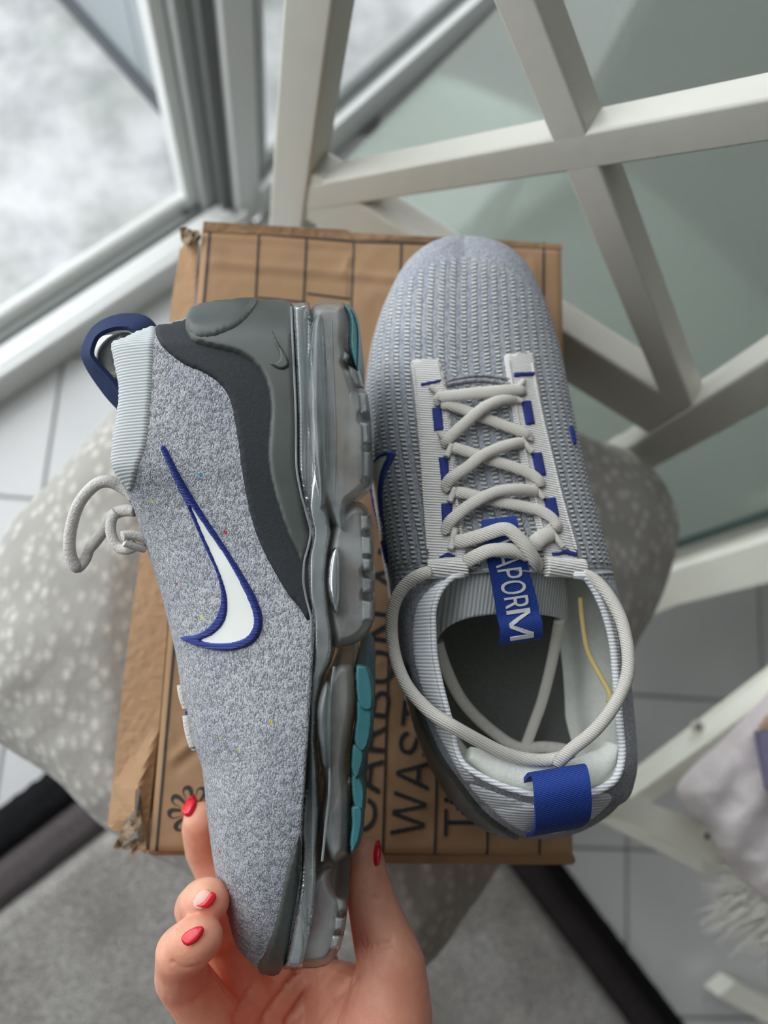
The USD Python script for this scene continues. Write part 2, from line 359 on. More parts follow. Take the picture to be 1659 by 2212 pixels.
W_["rug_brown"] = mat("rug_border_brown", (0.030, 0.024, 0.026), 1.0, 0.05, noise=(200, .5, (0.050, 0.042, 0.043)), bump=(400, .6, .003))
W_["rug_brownl"] = mat("rug_border_taupe", (0.075, 0.066, 0.068), 1.0, 0.05, noise=(200, .5, (0.12, 0.105, 0.108)), bump=(400, .6, .003))
W_["rug_black"] = mat("rug_edge_black", (0.010, 0.010, 0.011), 1.0, 0.05, noise=(200, .5, (0.018, 0.018, 0.02)), bump=(400, .6, .003))
# corner of the rug under the chair; u runs to the lower right of the picture, v to the lower left
Z0 = .012
kr = at(726, 1217, Z0)[:2]; ur = at(1482, 2212, Z0)[:2] - kr; vr = at(0, 1740, Z0)[:2] - kr
ur /= np.linalg.norm(ur); vr /= np.linalg.norm(vr); vr = vr - ur * (vr @ ur) * .5; vr /= np.linalg.norm(vr)
def ruv(p): return np.linalg.solve(np.stack([ur, vr], 1), at(*p, Z0)[:2] - kr)
bu = ruv((115, 1657 + 0))[0]; e_l1 = ruv((0, 1860))[0]; e_l2 = ruv((0, 1975))[0]
e_r1 = ruv((1440, 2212))[1]; e_r2 = ruv((1356, 2212))[1]; bv = ruv((1482, 2212))[1]
rg = thing("rug", "light grey short-pile rug with dark banded border under the chair", "rug", np.r_[kr, 0])
def rugpatch(u0, u1, v0, v1, z, mt, name, fuzz=0.0, dn=None):
    nu = int(max(2, (u1 - u0) / .01)); nv = int(max(2, (v1 - v0) / .01))
    U, V = np.meshgrid(np.linspace(u0, u1, nu + 1), np.linspace(v0, v1, nv + 1), indexing="ij")
    X = kr + U[..., None] * ur + V[..., None] * vr
    zz = z + .0025 * meshkit.fbm(np.c_[X.reshape(-1, 2) * 60, np.zeros(X.shape[0] * X.shape[1])]).reshape(U.shape)
    P = np.concatenate([X, zz[..., None]], -1)
    ed = np.zeros(U.shape, bool); ed[0] = ed[-1] = True; ed[:, 0] = ed[:, -1] = True
    P[ed, 2] = 0.0005; P[ed, :2] += RNG.normal(0, fuzz, (ed.sum(), 2))
    v, f = grid(P); n = np.cross(v[f[0, 1]] - v[f[0, 0]], v[f[0, 2]] - v[f[0, 0]])
    obj(name, (v, f[:, ::-1] if n[2] < 0 else f), W_[mt], rg, smooth=True)
EU, EV = 1.3, 1.1
rugpatch(bu, e_l1, bv, EV, .011, "rug_black", "edge_band", .0012)
rugpatch(e_l1 - .003, e_l2, bv, EV, .012, "rug_brownl", "border_band")
rugpatch(bu, EU, bv, e_r1, .011, "rug_black", "edge_band", .0004)
rugpatch(e_l2, EU, e_r1 - .003, e_r2, .0125, "rug_brown", "border_band")
rugpatch(e_l2 - .003, EU, e_r2 - .003, EV, .013, "rug", "pile_field")

# ================================================================== chair with X back
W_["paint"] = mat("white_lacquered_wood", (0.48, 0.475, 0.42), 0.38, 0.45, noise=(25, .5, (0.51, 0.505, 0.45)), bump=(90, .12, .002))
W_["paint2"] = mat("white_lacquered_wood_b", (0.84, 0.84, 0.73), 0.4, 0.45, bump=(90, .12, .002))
W_["screw"] = mat("screw_hole", (0.16, 0.17, 0.165), 0.4, 0.5)
Ac, Bc = at(640, 470, .49), at(1440, 960, .49)
wv = -ray(515, 1500); wv /= np.linalg.norm(wv); uv_ = Bc - Ac; uv_ /= np.linalg.norm(uv_); uv_ -= (uv_ @ wv) * wv; uv_ /= np.linalg.norm(uv_); nv_ = np.cross(uv_, wv)
RB = np.stack([uv_, wv, nv_], 1)                                   # columns: across, up the back, out of the back towards the seat
ch = thing("dining_chair", "white wooden chair with X-shaped back holding the cushion and shoe box", "chair", np.r_[at(640, 470, .49)[:2], 0])
def cbox(u0, u1, w0, w1, n0, n1, r=.003): return rbox(Ac + RB @ np.array([(u0 + u1) / 2, (w0 + w1) / 2, (n0 + n1) / 2]), (u1 - u0, w1 - w0, n1 - n0), RB, r)
def cbar(p, q, t, n0, n1):
    p, q = np.array(p, float), np.array(q, float); L = np.linalg.norm(q - p); d = (q - p) / L
    R2 = RB @ np.array([[d[0], -d[1], 0], [d[1], d[0], 0], [0, 0, 1.0]])
    c = (p + q) / 2; return rbox(Ac + RB @ np.array([c[0], c[1], (n0 + n1) / 2]), (L, t, n1 - n0), R2, .002)
ztop = .385
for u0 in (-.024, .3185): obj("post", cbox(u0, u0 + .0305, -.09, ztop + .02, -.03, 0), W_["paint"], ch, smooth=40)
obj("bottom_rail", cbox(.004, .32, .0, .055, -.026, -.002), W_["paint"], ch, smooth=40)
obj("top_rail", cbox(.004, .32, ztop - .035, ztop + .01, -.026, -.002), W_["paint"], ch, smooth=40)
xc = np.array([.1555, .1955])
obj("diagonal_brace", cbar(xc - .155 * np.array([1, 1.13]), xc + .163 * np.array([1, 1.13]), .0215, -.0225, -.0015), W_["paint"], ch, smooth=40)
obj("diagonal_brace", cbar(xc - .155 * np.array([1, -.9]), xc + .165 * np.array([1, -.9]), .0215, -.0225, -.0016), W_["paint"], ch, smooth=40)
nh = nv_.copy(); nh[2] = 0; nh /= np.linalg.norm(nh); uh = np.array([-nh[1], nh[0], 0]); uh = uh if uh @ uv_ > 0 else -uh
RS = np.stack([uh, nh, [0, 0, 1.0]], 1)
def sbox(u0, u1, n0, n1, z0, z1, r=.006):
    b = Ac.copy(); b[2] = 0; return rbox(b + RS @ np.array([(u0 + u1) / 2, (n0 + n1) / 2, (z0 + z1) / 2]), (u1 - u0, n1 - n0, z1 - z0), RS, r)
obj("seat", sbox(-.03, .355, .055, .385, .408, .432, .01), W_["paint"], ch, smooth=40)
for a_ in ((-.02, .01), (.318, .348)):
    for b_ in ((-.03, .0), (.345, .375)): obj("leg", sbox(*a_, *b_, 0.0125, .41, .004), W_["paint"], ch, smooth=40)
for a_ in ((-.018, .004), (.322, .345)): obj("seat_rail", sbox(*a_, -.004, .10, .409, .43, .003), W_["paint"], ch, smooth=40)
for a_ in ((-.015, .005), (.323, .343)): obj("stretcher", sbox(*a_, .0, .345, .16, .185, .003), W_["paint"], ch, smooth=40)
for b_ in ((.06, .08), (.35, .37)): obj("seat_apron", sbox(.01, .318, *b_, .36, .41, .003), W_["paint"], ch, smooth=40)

# ================================================================== cushion
W_["cush"] = usdkit.material(stage, LK + "greige_boucle", {
    "tc": ("texture_coordinate", {}), "mp": ("mapping", {"rotation": (0, 0, .75), "scale": (1.0, 0.72, 1.0)}), "v": ("voronoi_texture", {"scale": 125.0, "randomness": 0.9}), "n": ("noise_texture", {"scale": 420.0, "detail": 3.0}),
    "n2": ("noise_texture", {"scale": 30.0, "detail": 2.0}), "ad": ("math", {"math_type": "multiply_add", "value2": 0.55, "value3": -0.12}), "sm": ("math", {"math_type": "add"}),
    "r": ("rgb_ramp", {"ramp": [(0.12, (0.60, 0.58, 0.54)), (0.38, (0.46, 0.44, 0.405)), (0.66, (0.33, 0.32, 0.295))]}),
    "b": ("bump", {"strength": 0.3, "distance": 0.002, "invert": True}), "p": ("principled_bsdf", {"roughness": 0.95, "specular_ior_level": 0.1, "sheen_weight": 0.15})},
    [("tc.object", "mp.vector"), ("mp.vector", "v.vector"), ("tc.object", "n.vector"), ("n.fac", "ad.value1"), ("v.distance", "sm.value1"), ("ad.value", "sm.value2"), ("sm.value", "r.fac"), ("sm.value", "b.height"), ("r.color", "p.base_color"), ("b.normal", "p.normal")], surface="p.BSDF")
cpx = [(1240, 930), (1352, 970), (1425, 1030), (1462, 1110), (1462, 1180), (1425, 1300), (1340, 1450), (1200, 1680), (1080, 1870), (1005, 1980), (940, 2070), (880, 2105), (800, 2080), (650, 1990), (440, 1905), (235, 1795), (120, 1685), (20, 1620), (-60, 1560), (-100, 1470), (-70, 1330), (10, 1155), (70, 1080), (140, 1005), (260, 870), (430, 690), (560, 570), (660, 560), (800, 640), (1000, 780)]
zc = .458
cw = np.array([at(x, y, zc)[:2] for x, y in smooth_poly(cpx)]); cP = Polygon(cw).buffer(0)
P, T, loops = tri_poly(cP, .007)
dist = shapely.distance(cP.boundary, shapely.points(P)); k = np.clip(dist / .13, 0, 1)
P3 = np.c_[P, np.zeros(len(P))]
wr = (meshkit.fbm(np.c_[P * 16, np.full(len(P), 3.0)], 3) - .5) * .02 * np.exp(-((dist - .03) / .035) ** 2)
wr += (meshkit.fbm(np.c_[P * 45, np.full(len(P), 9.0)], 2) - .5) * .004
topz = zc + .042 * (1 - (1 - k) ** 2.6) ** .62 + wr * (dist > 1e-9)
bxc = at(790, 1180, .47)[:2]
botz = np.minimum(np.maximum(zc - .026 * (1 - (1 - k) ** 2.4) ** .6, .4325), zc - .0005)
n = len(P); V = np.vstack([np.c_[P, topz], np.c_[P, botz]]); bd = np.concatenate(loops)
V[bd + n, 2] = topz[bd]
cu = thing("seat_cushion", "grey boucle square cushion on the chair seat under the shoe box", "cushion", np.r_[cP.centroid.coords[0], .432])
CUSH = (V, np.vstack([T, T[:, ::-1] + n]), n, P, topz)
# ================================================================== shoe box
W_["card"] = mat("kraft_cardboard", (0.30, 0.182, 0.098), 0.75, 0.25, noise=(14, .8, (0.35, 0.215, 0.12)), bump=(220, .15, .001))
W_["card_in"] = mat("torn_cardboard", (0.18, 0.125, 0.08), 0.9, 0.1, noise=(120, .7, (0.34, 0.25, 0.165)), bump=(160, .8, .003))
W_["print"] = mat("black_print", (0.030, 0.032, 0.036), 0.6, 0.3)
ZB = .60
q = [at(*p, ZB) for p in ((437, 498), (1214, 536), (1240, 1850), (322, 1840))]
TL, TR, BR, BL = q
bx = thing("shoe_box", "brown cardboard shoe box with torn corners and black print on the cushion", "box", np.r_[np.mean(q, 0)[:2], .472])
def lidpt(s, t): return (TL * (1 - s) + TR * s) * (1 - t) + (BL * (1 - s) + BR * s) * t
ns_, nt_ = 130, 200
S_, T_ = np.meshgrid(np.linspace(0, 1, ns_), np.linspace(0, 1, nt_), indexing="ij")
P = (TL * (1 - S_[..., None]) + TR * S_[..., None]) * (1 - T_[..., None]) + (BL * (1 - S_[..., None]) + BR * S_[..., None]) * T_[..., None]
px_ = proj(P.reshape(-1, 3))[:, :2].reshape(ns_, nt_, 2)
def crease(a, b, amp, wd):
    a, b = np.array(a, float), np.array(b, float); d = b - a; L = np.linalg.norm(d); d /= L
    r = px_ - a; al = r @ d; ac = r @ np.array([-d[1], d[0]])
    return amp * np.exp(-(ac / wd) ** 2) * (1 / (1 + np.exp(-(al + 4) / 6))) * (1 / (1 + np.exp((al - L - 4) / 6)))
hz = (meshkit.fbm(np.stack([px_[..., 0] / 90, px_[..., 1] / 90, px_[..., 0] * 0], -1), 3) - .5) * .0022
hz += crease((450, 566), (900, 606), .0011, 10) - crease((450, 585), (900, 620), .0006, 12) + crease((455, 519), (760, 542), -.0008, 8)
hz += crease((765, 540), (740, 590), .001, 6) + crease((372, 1640), (430, 1590), .0016, 10) - crease((380, 1660), (440, 1610), .0012, 10)
hz += crease((762, 500), (757, 655), -.0009, 5) + crease((335, 1520), (370, 1600), .001, 9)
hz += crease((1150, 560), (1180, 900), .0008, 12)
edge = np.minimum(np.minimum(S_, 1 - S_) * .225, np.minimum(T_, 1 - T_) * .36)
P[..., 2] += hz * np.clip(edge / .01, 0, 1) - .0018 * (1 - np.clip(edge / .004, 0, 1)) ** 2
v, f = grid(P)
if np.cross(v[f[0, 1]] - v[f[0, 0]], v[f[0, 2]] - v[f[0, 0]])[2] < 0: f = f[:, ::-1]
SL = Surf(v, f)
bot = np.array([TL, TR, BR, BL]); bot[:, 2] = ZB - .006
k = len(v); rim = np.r_[np.arange(ns_) * nt_, (ns_ - 1) * nt_ + np.arange(1, nt_), (np.arange(ns_ - 2, -1, -1)) * nt_ + nt_ - 1, np.arange(nt_ - 2, 0, -1)]
lowv = v[rim].copy(); lowv[:, 2] = ZB - .030; m = len(rim); i = np.arange(m); j = (i + 1) % m
obj("lid", (np.vstack([v, lowv]), np.vstack([f, np.stack([rim[i], k + i, k + j], 1), np.stack([rim[i], k + j, rim[j]], 1)])), W_["card"], bx, smooth=35)
cen = np.mean([TL, TR, BR, BL], 0)
bt = np.array([cen + (p - cen) * .985 for p in (TL, TR, BR, BL)]); bt[:, 2] = ZB - .004; bb = bt.copy(); bb[:, 2] = .472
obj("body", solid(bt, bb), W_["card"], bx)
def sheet(pxz, name, mt="card", th=.0022, step=10, rough_=0.0):
    """A piece of board: outline of (x, y, z) picture points and heights."""
    p = np.array(pxz, float); pl_ = Polygon(p[:, :2]).buffer(0)
    P2, T2, lp = tri_poly(pl_, step)
    zz = LinearNDInterpolator(p[:, :2], p[:, 2])(P2); zn = NearestNDInterpolator(p[:, :2], p[:, 2])(P2); zz = np.where(np.isnan(zz), zn, zz)
    if rough_: zz = zz + (meshkit.fbm(np.c_[P2 / 14, P2[:, :1] * 0], 3) - .5) * rough_
    W = np.array([at(x, y, z) for (x, y), z in zip(P2, zz)]); Bm = W - [0, 0, th]; n = len(W)
    T2 = T2 if np.cross(W[T2[0, 1]] - W[T2[0, 0]], W[T2[0, 2]] - W[T2[0, 0]])[2] > 0 else T2[:, ::-1]
    Fs = [T2, T2[:, ::-1] + n]
    for L in lp: a = L; b = np.roll(L, -1); Fs += [np.stack([a, a + n, b + n], 1), np.stack([a, b + n, b], 1)]
    return obj(name, (np.vstack([W, Bm]), np.vstack(Fs)), W_[mt], bx)
zf = ZB - .012
sheet([(430, 502, ZB - .006), (418, 512, ZB - .006), (402, 520, zf), (388, 540, zf), (372, 640, zf), (340, 900, zf), (302, 1205, zf), (266, 1470, zf), (243, 1690, zf), (232, 1782, zf + .004), (246, 1796, zf + .008), (262, 1793, zf + .006), (274, 1770, ZB - .003), (291, 1752, ZB + .002), (293, 1708, ZB), (300, 1698, ZB - .001), (306, 1730, ZB - .003), (312, 1790, ZB - .006), (314, 1830, ZB - .006), (345, 1560, ZB - .007), (374, 1210, ZB - .007), (402, 870, ZB - .007), (420, 640, ZB - .007)], "side_flap", rough_=.0012)
sheet([(440, 478, ZB + .0015), (600, 488, ZB + .0018), (748, 496, ZB + .0015), (758, 502, ZB), (900, 510, ZB + .001), (1080, 518, ZB), (1214, 528, ZB - .001), (1214, 538, ZB - .001), (900, 523, ZB - .001), (762, 518, ZB - .001), (600, 508, ZB - .001), (437, 500, ZB - .001)], "end_lip", rough_=.001, th=.004, step=7)
sheet([(322, 1838, ZB - .002), (560, 1846, ZB - .002), (1240, 1848, ZB - .002), (1243, 1862, ZB - .007), (1236, 1868, ZB - .008), (900, 1866, ZB - .008), (575, 1862, ZB - .008), (560, 1855, ZB - .006), (420, 1848, ZB - .005), (330, 1848, ZB - .005), (318, 1842, ZB - .004)], "end_lip", rough_=.001, th=.004, step=7)
sheet([(436, 502, ZB - .014), (404, 870, ZB - .014), (352, 1400, ZB - .014), (304, 1700, ZB - .016), (292, 1770, ZB - .016), (302, 1836, ZB - .014), (332, 1838, ZB - .012), (356, 1600, ZB - .012), (450, 520, ZB - .012)], "inner_panel", "card_in")
sheet([(302, 1752, ZB + .001), (306, 1775, ZB + .003), (300, 1790, ZB + .006), (286, 1800, ZB + .007), (276, 1812, ZB + .004), (262, 1830, zf), (250, 1838, zf), (244, 1830, zf), (256, 1808, zf + .005), (263, 1790, ZB), (280, 1772, ZB + .006)], "torn_flap", "card_in", rough_=.008, step=5)
sheet([(262, 1832, zf), (272, 1838, zf), (290, 1832, zf + .004), (300, 1815, zf + .006), (292, 1812, zf + .004), (276, 1822, zf)], "torn_flap", "card_in", rough_=.006, step=5)
sheet([(282, 1845, zf), (292, 1846, zf), (300, 1836, zf + .003), (315, 1846, ZB - .006), (316, 1820, ZB - .004), (300, 1822, ZB - .006), (288, 1828, zf)], "torn_flap", "card", rough_=.004, step=5)
sheet([(388, 494, ZB + .001), (402, 490, ZB + .005), (416, 498, ZB + .007), (430, 497, ZB + .003), (434, 510, ZB + .002), (424, 524, ZB + .002), (404, 526, ZB - .002), (391, 518, zf)], "torn_flap", "card_in", rough_=.012, step=5)
def ln(a, b, w=4.0): return LineString([a, b]).buffer(w / 2, cap_style=2)
lines = [ln((454, 497), (338, 1838), 5), ln((452, 497), (764, 523)), ln((764, 523), (1213, 536))]
for k_ in range(1, 8):
    x0_ = 454 + 102.5 * k_ + 3; x1_ = 374 + 113 * k_; lines.append(ln((x0_, 497 + 27 / 310 * (x0_ - 454) if x0_ < 764 else 524), (x1_, 1846), 4.5))
lines += [ln((557, 643), (660, 653)), ln((663, 634), (756, 646)), ln((1090, 800), (1222, 806))]
obj("printed_line", cat_(*[overlay(SL, l, .0004, 8, -.0006) for l in lines]), W_["print"], bx)
# lettering runs up the lid, capitals pointing to the left
def letters(txt, base, top, end, label=None):
    """base: foot of the first letter, top: its head, end: where the baseline runs to."""
    b, t_, e = (at(*p, ZB) for p in (base, top, end)); ey = t_ - b; h = np.linalg.norm(ey); ey /= h; ex = e - b; wd = np.linalg.norm(ex); ex -= (ex @ ey) * ey; ex /= np.linalg.norm(ex)
    m = meshkit.text_mesh(txt, h, .0003); v = np.array(m.vertices); sc = wd / v[:, 0].max()
    W = b + ex * v[:, :1] * sc + ey * v[:, 1:2]; pz = SL(proj(W)[:, :2])[0][:, 2]
    W[:, 2] = pz + np.where(v[:, 2] > .00015, .0004, -.0006)
    mm = trimesh.Trimesh(W, m.faces, process=False); mm.fix_normals()
    obj("printed_word", mm, W_["print"], bx, label=label)
letters("WASTE", (914, 1812), (842, 1806), (902, 1462))
letters("CARBON AND", (806, 1808), (734, 1800), (792, 1060))
letters("THE", (1028, 1812), (958, 1812), (1028, 1610))
# flower of curved petals
fc = np.array([418., 1752.]); pet = []
for a_ in np.arange(0, 2 * np.pi, 2 * np.pi / 9) + .25:
    ca, sa = math.cos(a_), math.sin(a_); Rm = np.array([[ca, -sa], [sa, ca]])
    o = Polygon(smooth_poly([(12, 0), (30, -9), (46, -12), (56, -5), (56, 6), (46, 11), (30, 8)])).buffer(0)
    i_ = Polygon(smooth_poly([(10, -3), (30, -8), (44, -9.5), (49, -5), (46, 1), (34, 2)])).buffer(0)
    g = o.difference(i_); pet.append(shapely.affinity.translate(shapely.affinity.rotate(g, math.degrees(a_), origin=(0, 0)), *fc))
obj("printed_flower", overlay(SL, unary_union(pet), .00015, 6, -.0004), W_["print"], bx)

# the cushion gives way under the box
V, Fc, nC, Pc, tz = CUSH
foot = Polygon([p[:2] for p in (TL, TR, BR, BL)])
dd = shapely.distance(foot, shapely.points(Pc)); sag = .469 + .032 * np.clip(dd / .06, 0, 1) ** .8
V[:nC, 2] = np.minimum(V[:nC, 2], sag); V[:nC, 2] = np.maximum(V[:nC, 2], .4335); V[nC:, 2] = np.minimum(V[nC:, 2], V[:nC, 2] - 1e-4)
obj("cover", (V, Fc), W_["cush"], cu, smooth=60)

# ================================================================== glass table behind the chair
W_["glass"] = usdkit.material(stage, LK + "green_glass_painted_veil", {
    "t": ("transparent_bsdf", {"color": (0.62, 0.70, 0.66)}), "g": ("glossy_bsdf", {"color": (1, 1, 1), "roughness": 0.03}), "d": ("diffuse_bsdf", {"color": (0.46, 0.52, 0.46)}),  # diffuse d paints a milky veil in place of bright reflections
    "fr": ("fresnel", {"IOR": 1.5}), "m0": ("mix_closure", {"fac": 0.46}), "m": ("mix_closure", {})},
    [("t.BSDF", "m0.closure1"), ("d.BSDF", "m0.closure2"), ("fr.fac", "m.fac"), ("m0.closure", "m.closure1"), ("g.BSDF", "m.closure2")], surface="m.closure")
W_["glass_edge"] = mat("green_glass_edge", (0.07, 0.105, 0.095), 0.3, 0.4)
ZG = .30
tb = thing("glass_table", "low table with green-tinted glass top and white frame behind the chair back", "table", np.r_[at(1500, 600, ZG)[:2], 0])
no_ = -nv_.copy(); no_[2] = 0; no_ /= np.linalg.norm(no_)
gq = [Ac[:2] + no_[:2] * .046 - uv_[:2] * .02, Ac[:2] + uv_[:2] * .378 + no_[:2] * .046] + [at(*p, ZG)[:2] for p in ((1345, 1230), (1465, 1186), (2050, 990), (2050, -260), (1260, -170), (1112, -20), (752, 342))]
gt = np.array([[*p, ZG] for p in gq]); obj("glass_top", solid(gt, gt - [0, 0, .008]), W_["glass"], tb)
obj("glass_edge", prism([(1345, 1211), (1465, 1166), (2050, 965), (2050, 989), (1465, 1186), (1345, 1229)], ZG + .0005, ZG - .010), W_["glass_edge"], tb)
# slim leg under the glass with its foot stretcher
lg = at(1050, 492, 0)[:2]; RL = np.array([[db[0], -db[1], 0], [db[1], db[0], 0], [0, 0, 1.0]])
obj("leg", rbox(np.array([lg[0], lg[1], (ZG - .009) / 2]), (.030, .030, ZG - .009), RL, .003), W_["pvc_mid"], tb, smooth=40)  # grey colour paints the shade on this white leg
obj("foot_stretcher", prism([(1068, 486), (1086, 500), (1330, 352), (1318, 334)], .03, .008), W_["pvc_mid"], tb)
fa = np.array([at(1330, 1280, ZG), at(1463, 1229, ZG), at(1659, 1168, ZG), at(2050, 1040, ZG)])
fb = np.array([at(1330, 1238, ZG - .014), at(1463, 1189, ZG - .014), at(1659, 1122, ZG - .014), at(2050, 988, ZG - .014)])
fcq = np.array([at(1330, 1362, ZG), at(1463, 1306, ZG), at(1659, 1258, ZG), at(2050, 1150, ZG)])
fd = fcq - [0, 0, .03]; fe = fb.copy(); fe[:, 2] = ZG - .03
obj("frame_rail", grid(np.stack([fa, fcq, fd, fe, fb], 1), closed_v=True)[0:2], W_["paint2"], tb)
for a_, z1 in (((1380, 1215), ZG - .03), ((1950, 1000), ZG - .03), ((1950, -150), ZG - .01)):
    c = at(*a_, ZG - .03); obj("leg", rbox(np.array([c[0], c[1], z1 / 2]), (.035, .035, z1), np.array([[db[0], -db[1], 0], [db[1], db[0], 0], [0, 0, 1.0]]), .003), W_["paint2"], tb, smooth=40)

# ================================================================== second chair with a throw
Z2 = .40
c2 = thing("white_chair", "white chair frame with round screw holes under the fringed throw", "chair", np.r_[at(1340, 1730, Z2)[:2], 0])
def bar2(sh, zl, zr, name, extra=0):
    """sh: (outer, ridge, inner) edges as picture points of both ends; ridge at height Z2."""
    o, r, i_ = sh
    A = np.array([at(*p, Z2 - zl) for p in o]); Bm = np.array([at(*p, Z2) for p in r]); Cm = np.array([at(*p, Z2 - zr) for p in i_])
    D = Cm - [0, 0, .03 - zr]; E_ = A - [0, 0, .03 - zl]
    v, f = grid(np.stack([A, Bm, Cm, D, E_], 1), closed_v=True); f = np.vstack([f, [[0, 2, 1], [0, 3, 2], [0, 4, 3], [5, 6, 7], [5, 7, 8], [5, 8, 9]]])
    m = trimesh.Trimesh(v, f, process=False); m.fix_normals()
    return obj(name, m, W_["paint2"], c2)
b1 = bar2((((1318, 1718), (1760, 1378)), ((1348, 1735), (1790, 1412)), ((1378, 1752), (1800, 1470))), .016, .004, "side_rail")
b2 = bar2((((1262, 1728), (1560, 1862)), ((1262, 1748), (1546, 1868)), ((1296, 1686), (1580, 1822))), .022, .0, "front_rail") if False else None
obj("front_rail", prism([(1270, 1742), (1322, 1700), (1352, 1718), (1440, 1748), (1515, 1775), (1572, 1838), (1546, 1868), (1524, 1862), (1420, 1808), (1330, 1768)], Z2 + .001, Z2 - .034), W_["paint2"], c2)
for (x, y, r) in ((1507, 1571, 9), (1526, 1806, 9)):
    p = at(x, y, Z2 + .0016 if y > 1600 else Z2 - .006); m = trimesh.creation.annulus(r_min=.0026, r_max=.0058, height=.0024, sections=24); m.apply_translation(p); obj("screw_hole", m, W_["paint2"], c2)
    m = trimesh.creation.cylinder(.0036, .0022, sections=20); m.apply_translation(p); obj("screw", m, W_["screw"], c2)
for (x, y) in ((1300, 1730), (1550, 1852), (2350, 1900)):
    c = at(x, y, Z2 - .03); obj("leg", rbox(np.array([c[0], c[1], (Z2 - .03) / 2]), (.03, .03, Z2 - .03), np.eye(3), .004), W_["paint2"], c2, smooth=40)
obj("foot_rail", prism([(1552, 2152), (1588, 2122), (1900, 2286), (1862, 2326)], .045, .012), W_["paint2"], c2)
for pz in ((1680, 2195), (1830, 2285)):
    c = at(*pz, .012); obj("foot", rbox(np.array([c[0], c[1], .007]), (.02, .02, .014), np.eye(3), .004), W_["paint2"], c2)
W_["throw"] = mat("pale_cotton", (0.80, 0.76, 0.76), 0.95, 0.1, noise=(9, .35, (0.86, 0.77, 0.78)), bump=(300, .5, .002), extra={"sheen_weight": 0.2})
W_["fringe"] = mat("cream_fringe", (0.80, 0.79, 0.73), 0.95, 0.1)
tw = thing("throw_blanket", "folded pale pink throw with cream fringe hanging over the second chair", "blanket", np.r_[at(1650, 1780, Z2)[:2], Z2])
def cloth(poly, z, name, folds, fd_, mt, drop=.05, th=.008, rnd=.02):
    pl_ = poly_s(poly); P2, T2, lp = tri_poly(pl_, 9.0)
    dist = shapely.distance(pl_.boundary, shapely.points(P2)) * .63 / F
    fo = np.array(fd_, float); fo /= np.linalg.norm(fo)
    s = P2 @ np.array([-fo[1], fo[0]]) + (P2 @ fo) * .06
    zz = z + folds * np.sin(s / 17.0) * .6 + folds * np.sin(s / 41.0 + 1) + (meshkit.fbm(np.c_[P2 / 60, P2[:, :1] * 0], 3) - .5) * .012 - drop * np.exp(-dist / rnd)
    W = np.array([at(x, y, k_) for (x, y), k_ in zip(P2, zz)]); n = len(W); Bm = W - [0, 0, th]
    T2 = T2 if np.cross(W[T2[0, 1]] - W[T2[0, 0]], W[T2[0, 2]] - W[T2[0, 0]])[2] > 0 else T2[:, ::-1]
    Fs = [T2, T2[:, ::-1] + n]
    for L in lp: a = L; b = np.roll(L, -1); Fs += [np.stack([a, a + n, b + n], 1), np.stack([a, b + n, b], 1)]
    obj(name, (np.vstack([W, Bm]), np.vstack(Fs)), W_[mt], tw, smooth=60)
cloth([(1472, 1710), (1512, 1655), (1572, 1602), (1659, 1512), (1850, 1330), (1900, 1800), (1850, 2010), (1700, 1965), (1640, 1925), (1606, 1895), (1570, 1850), (1545, 1800), (1500, 1760)], Z2 + .052, "folded_layer", .0048, (-1, 1.35), "throw", drop=.016, rnd=.010)
cloth([(1548, 1930), (1585, 1915), (1659, 1925), (1760, 1960), (1800, 2070), (1720, 2085), (1640, 2040), (1590, 1990)], Z2 + .0, "hanging_layer", .003, (-1, .3), "throw", drop=.02)
fr = []
for i_ in range(420):
    t_ = RNG.random(); x0_ = 1600 + 190 * t_ + RNG.normal(0, 8); y0_ = 1925 + 85 * t_ + RNG.normal(0, 26)
    L_ = RNG.uniform(55, 110); a_ = RNG.normal(.22, .16) + (-.35 if y0_ < 1925 else .12)
    z0_ = Z2 + RNG.uniform(.0, .03)
    pp = [at(x0_ - L_ * s * math.cos(a_), y0_ + L_ * s * math.sin(a_) + RNG.normal(0, 2.5) + 10 * s * s, z0_ - .02 * s * s) for s in np.linspace(0, 1, 6)]
    fr.append(tube(spline(pp, 9), np.linspace(.0008, .00025, 9), ns=4)[:2])
obj("fringe", cat_(*fr), W_["fringe"], tw, kind="stuff")
W_["mag"] = mat("purple_print", (0.26, 0.25, 0.42), 0.35, 0.4, noise=(20, .5, (0.34, 0.33, 0.50)))
W_["mag2"] = mat("peach_print", (0.62, 0.42, 0.30), 0.4, 0.4)
mg = thing("magazine", "purple and peach printed booklet lying on the pink throw at right edge", "magazine", at(1700, 1640, Z2 + .06))
obj("cover", prism([(1641, 1580), (1660, 1578), (1860, 1555), (1860, 1850), (1664, 1705)], Z2 + .068, Z2 + .060), W_["mag"], mg)
obj("cover_band", prism([(1646, 1574), (1668, 1546), (1860, 1500), (1860, 1553), (1660, 1577)], Z2 + .067, Z2 + .060), W_["mag2"], mg)
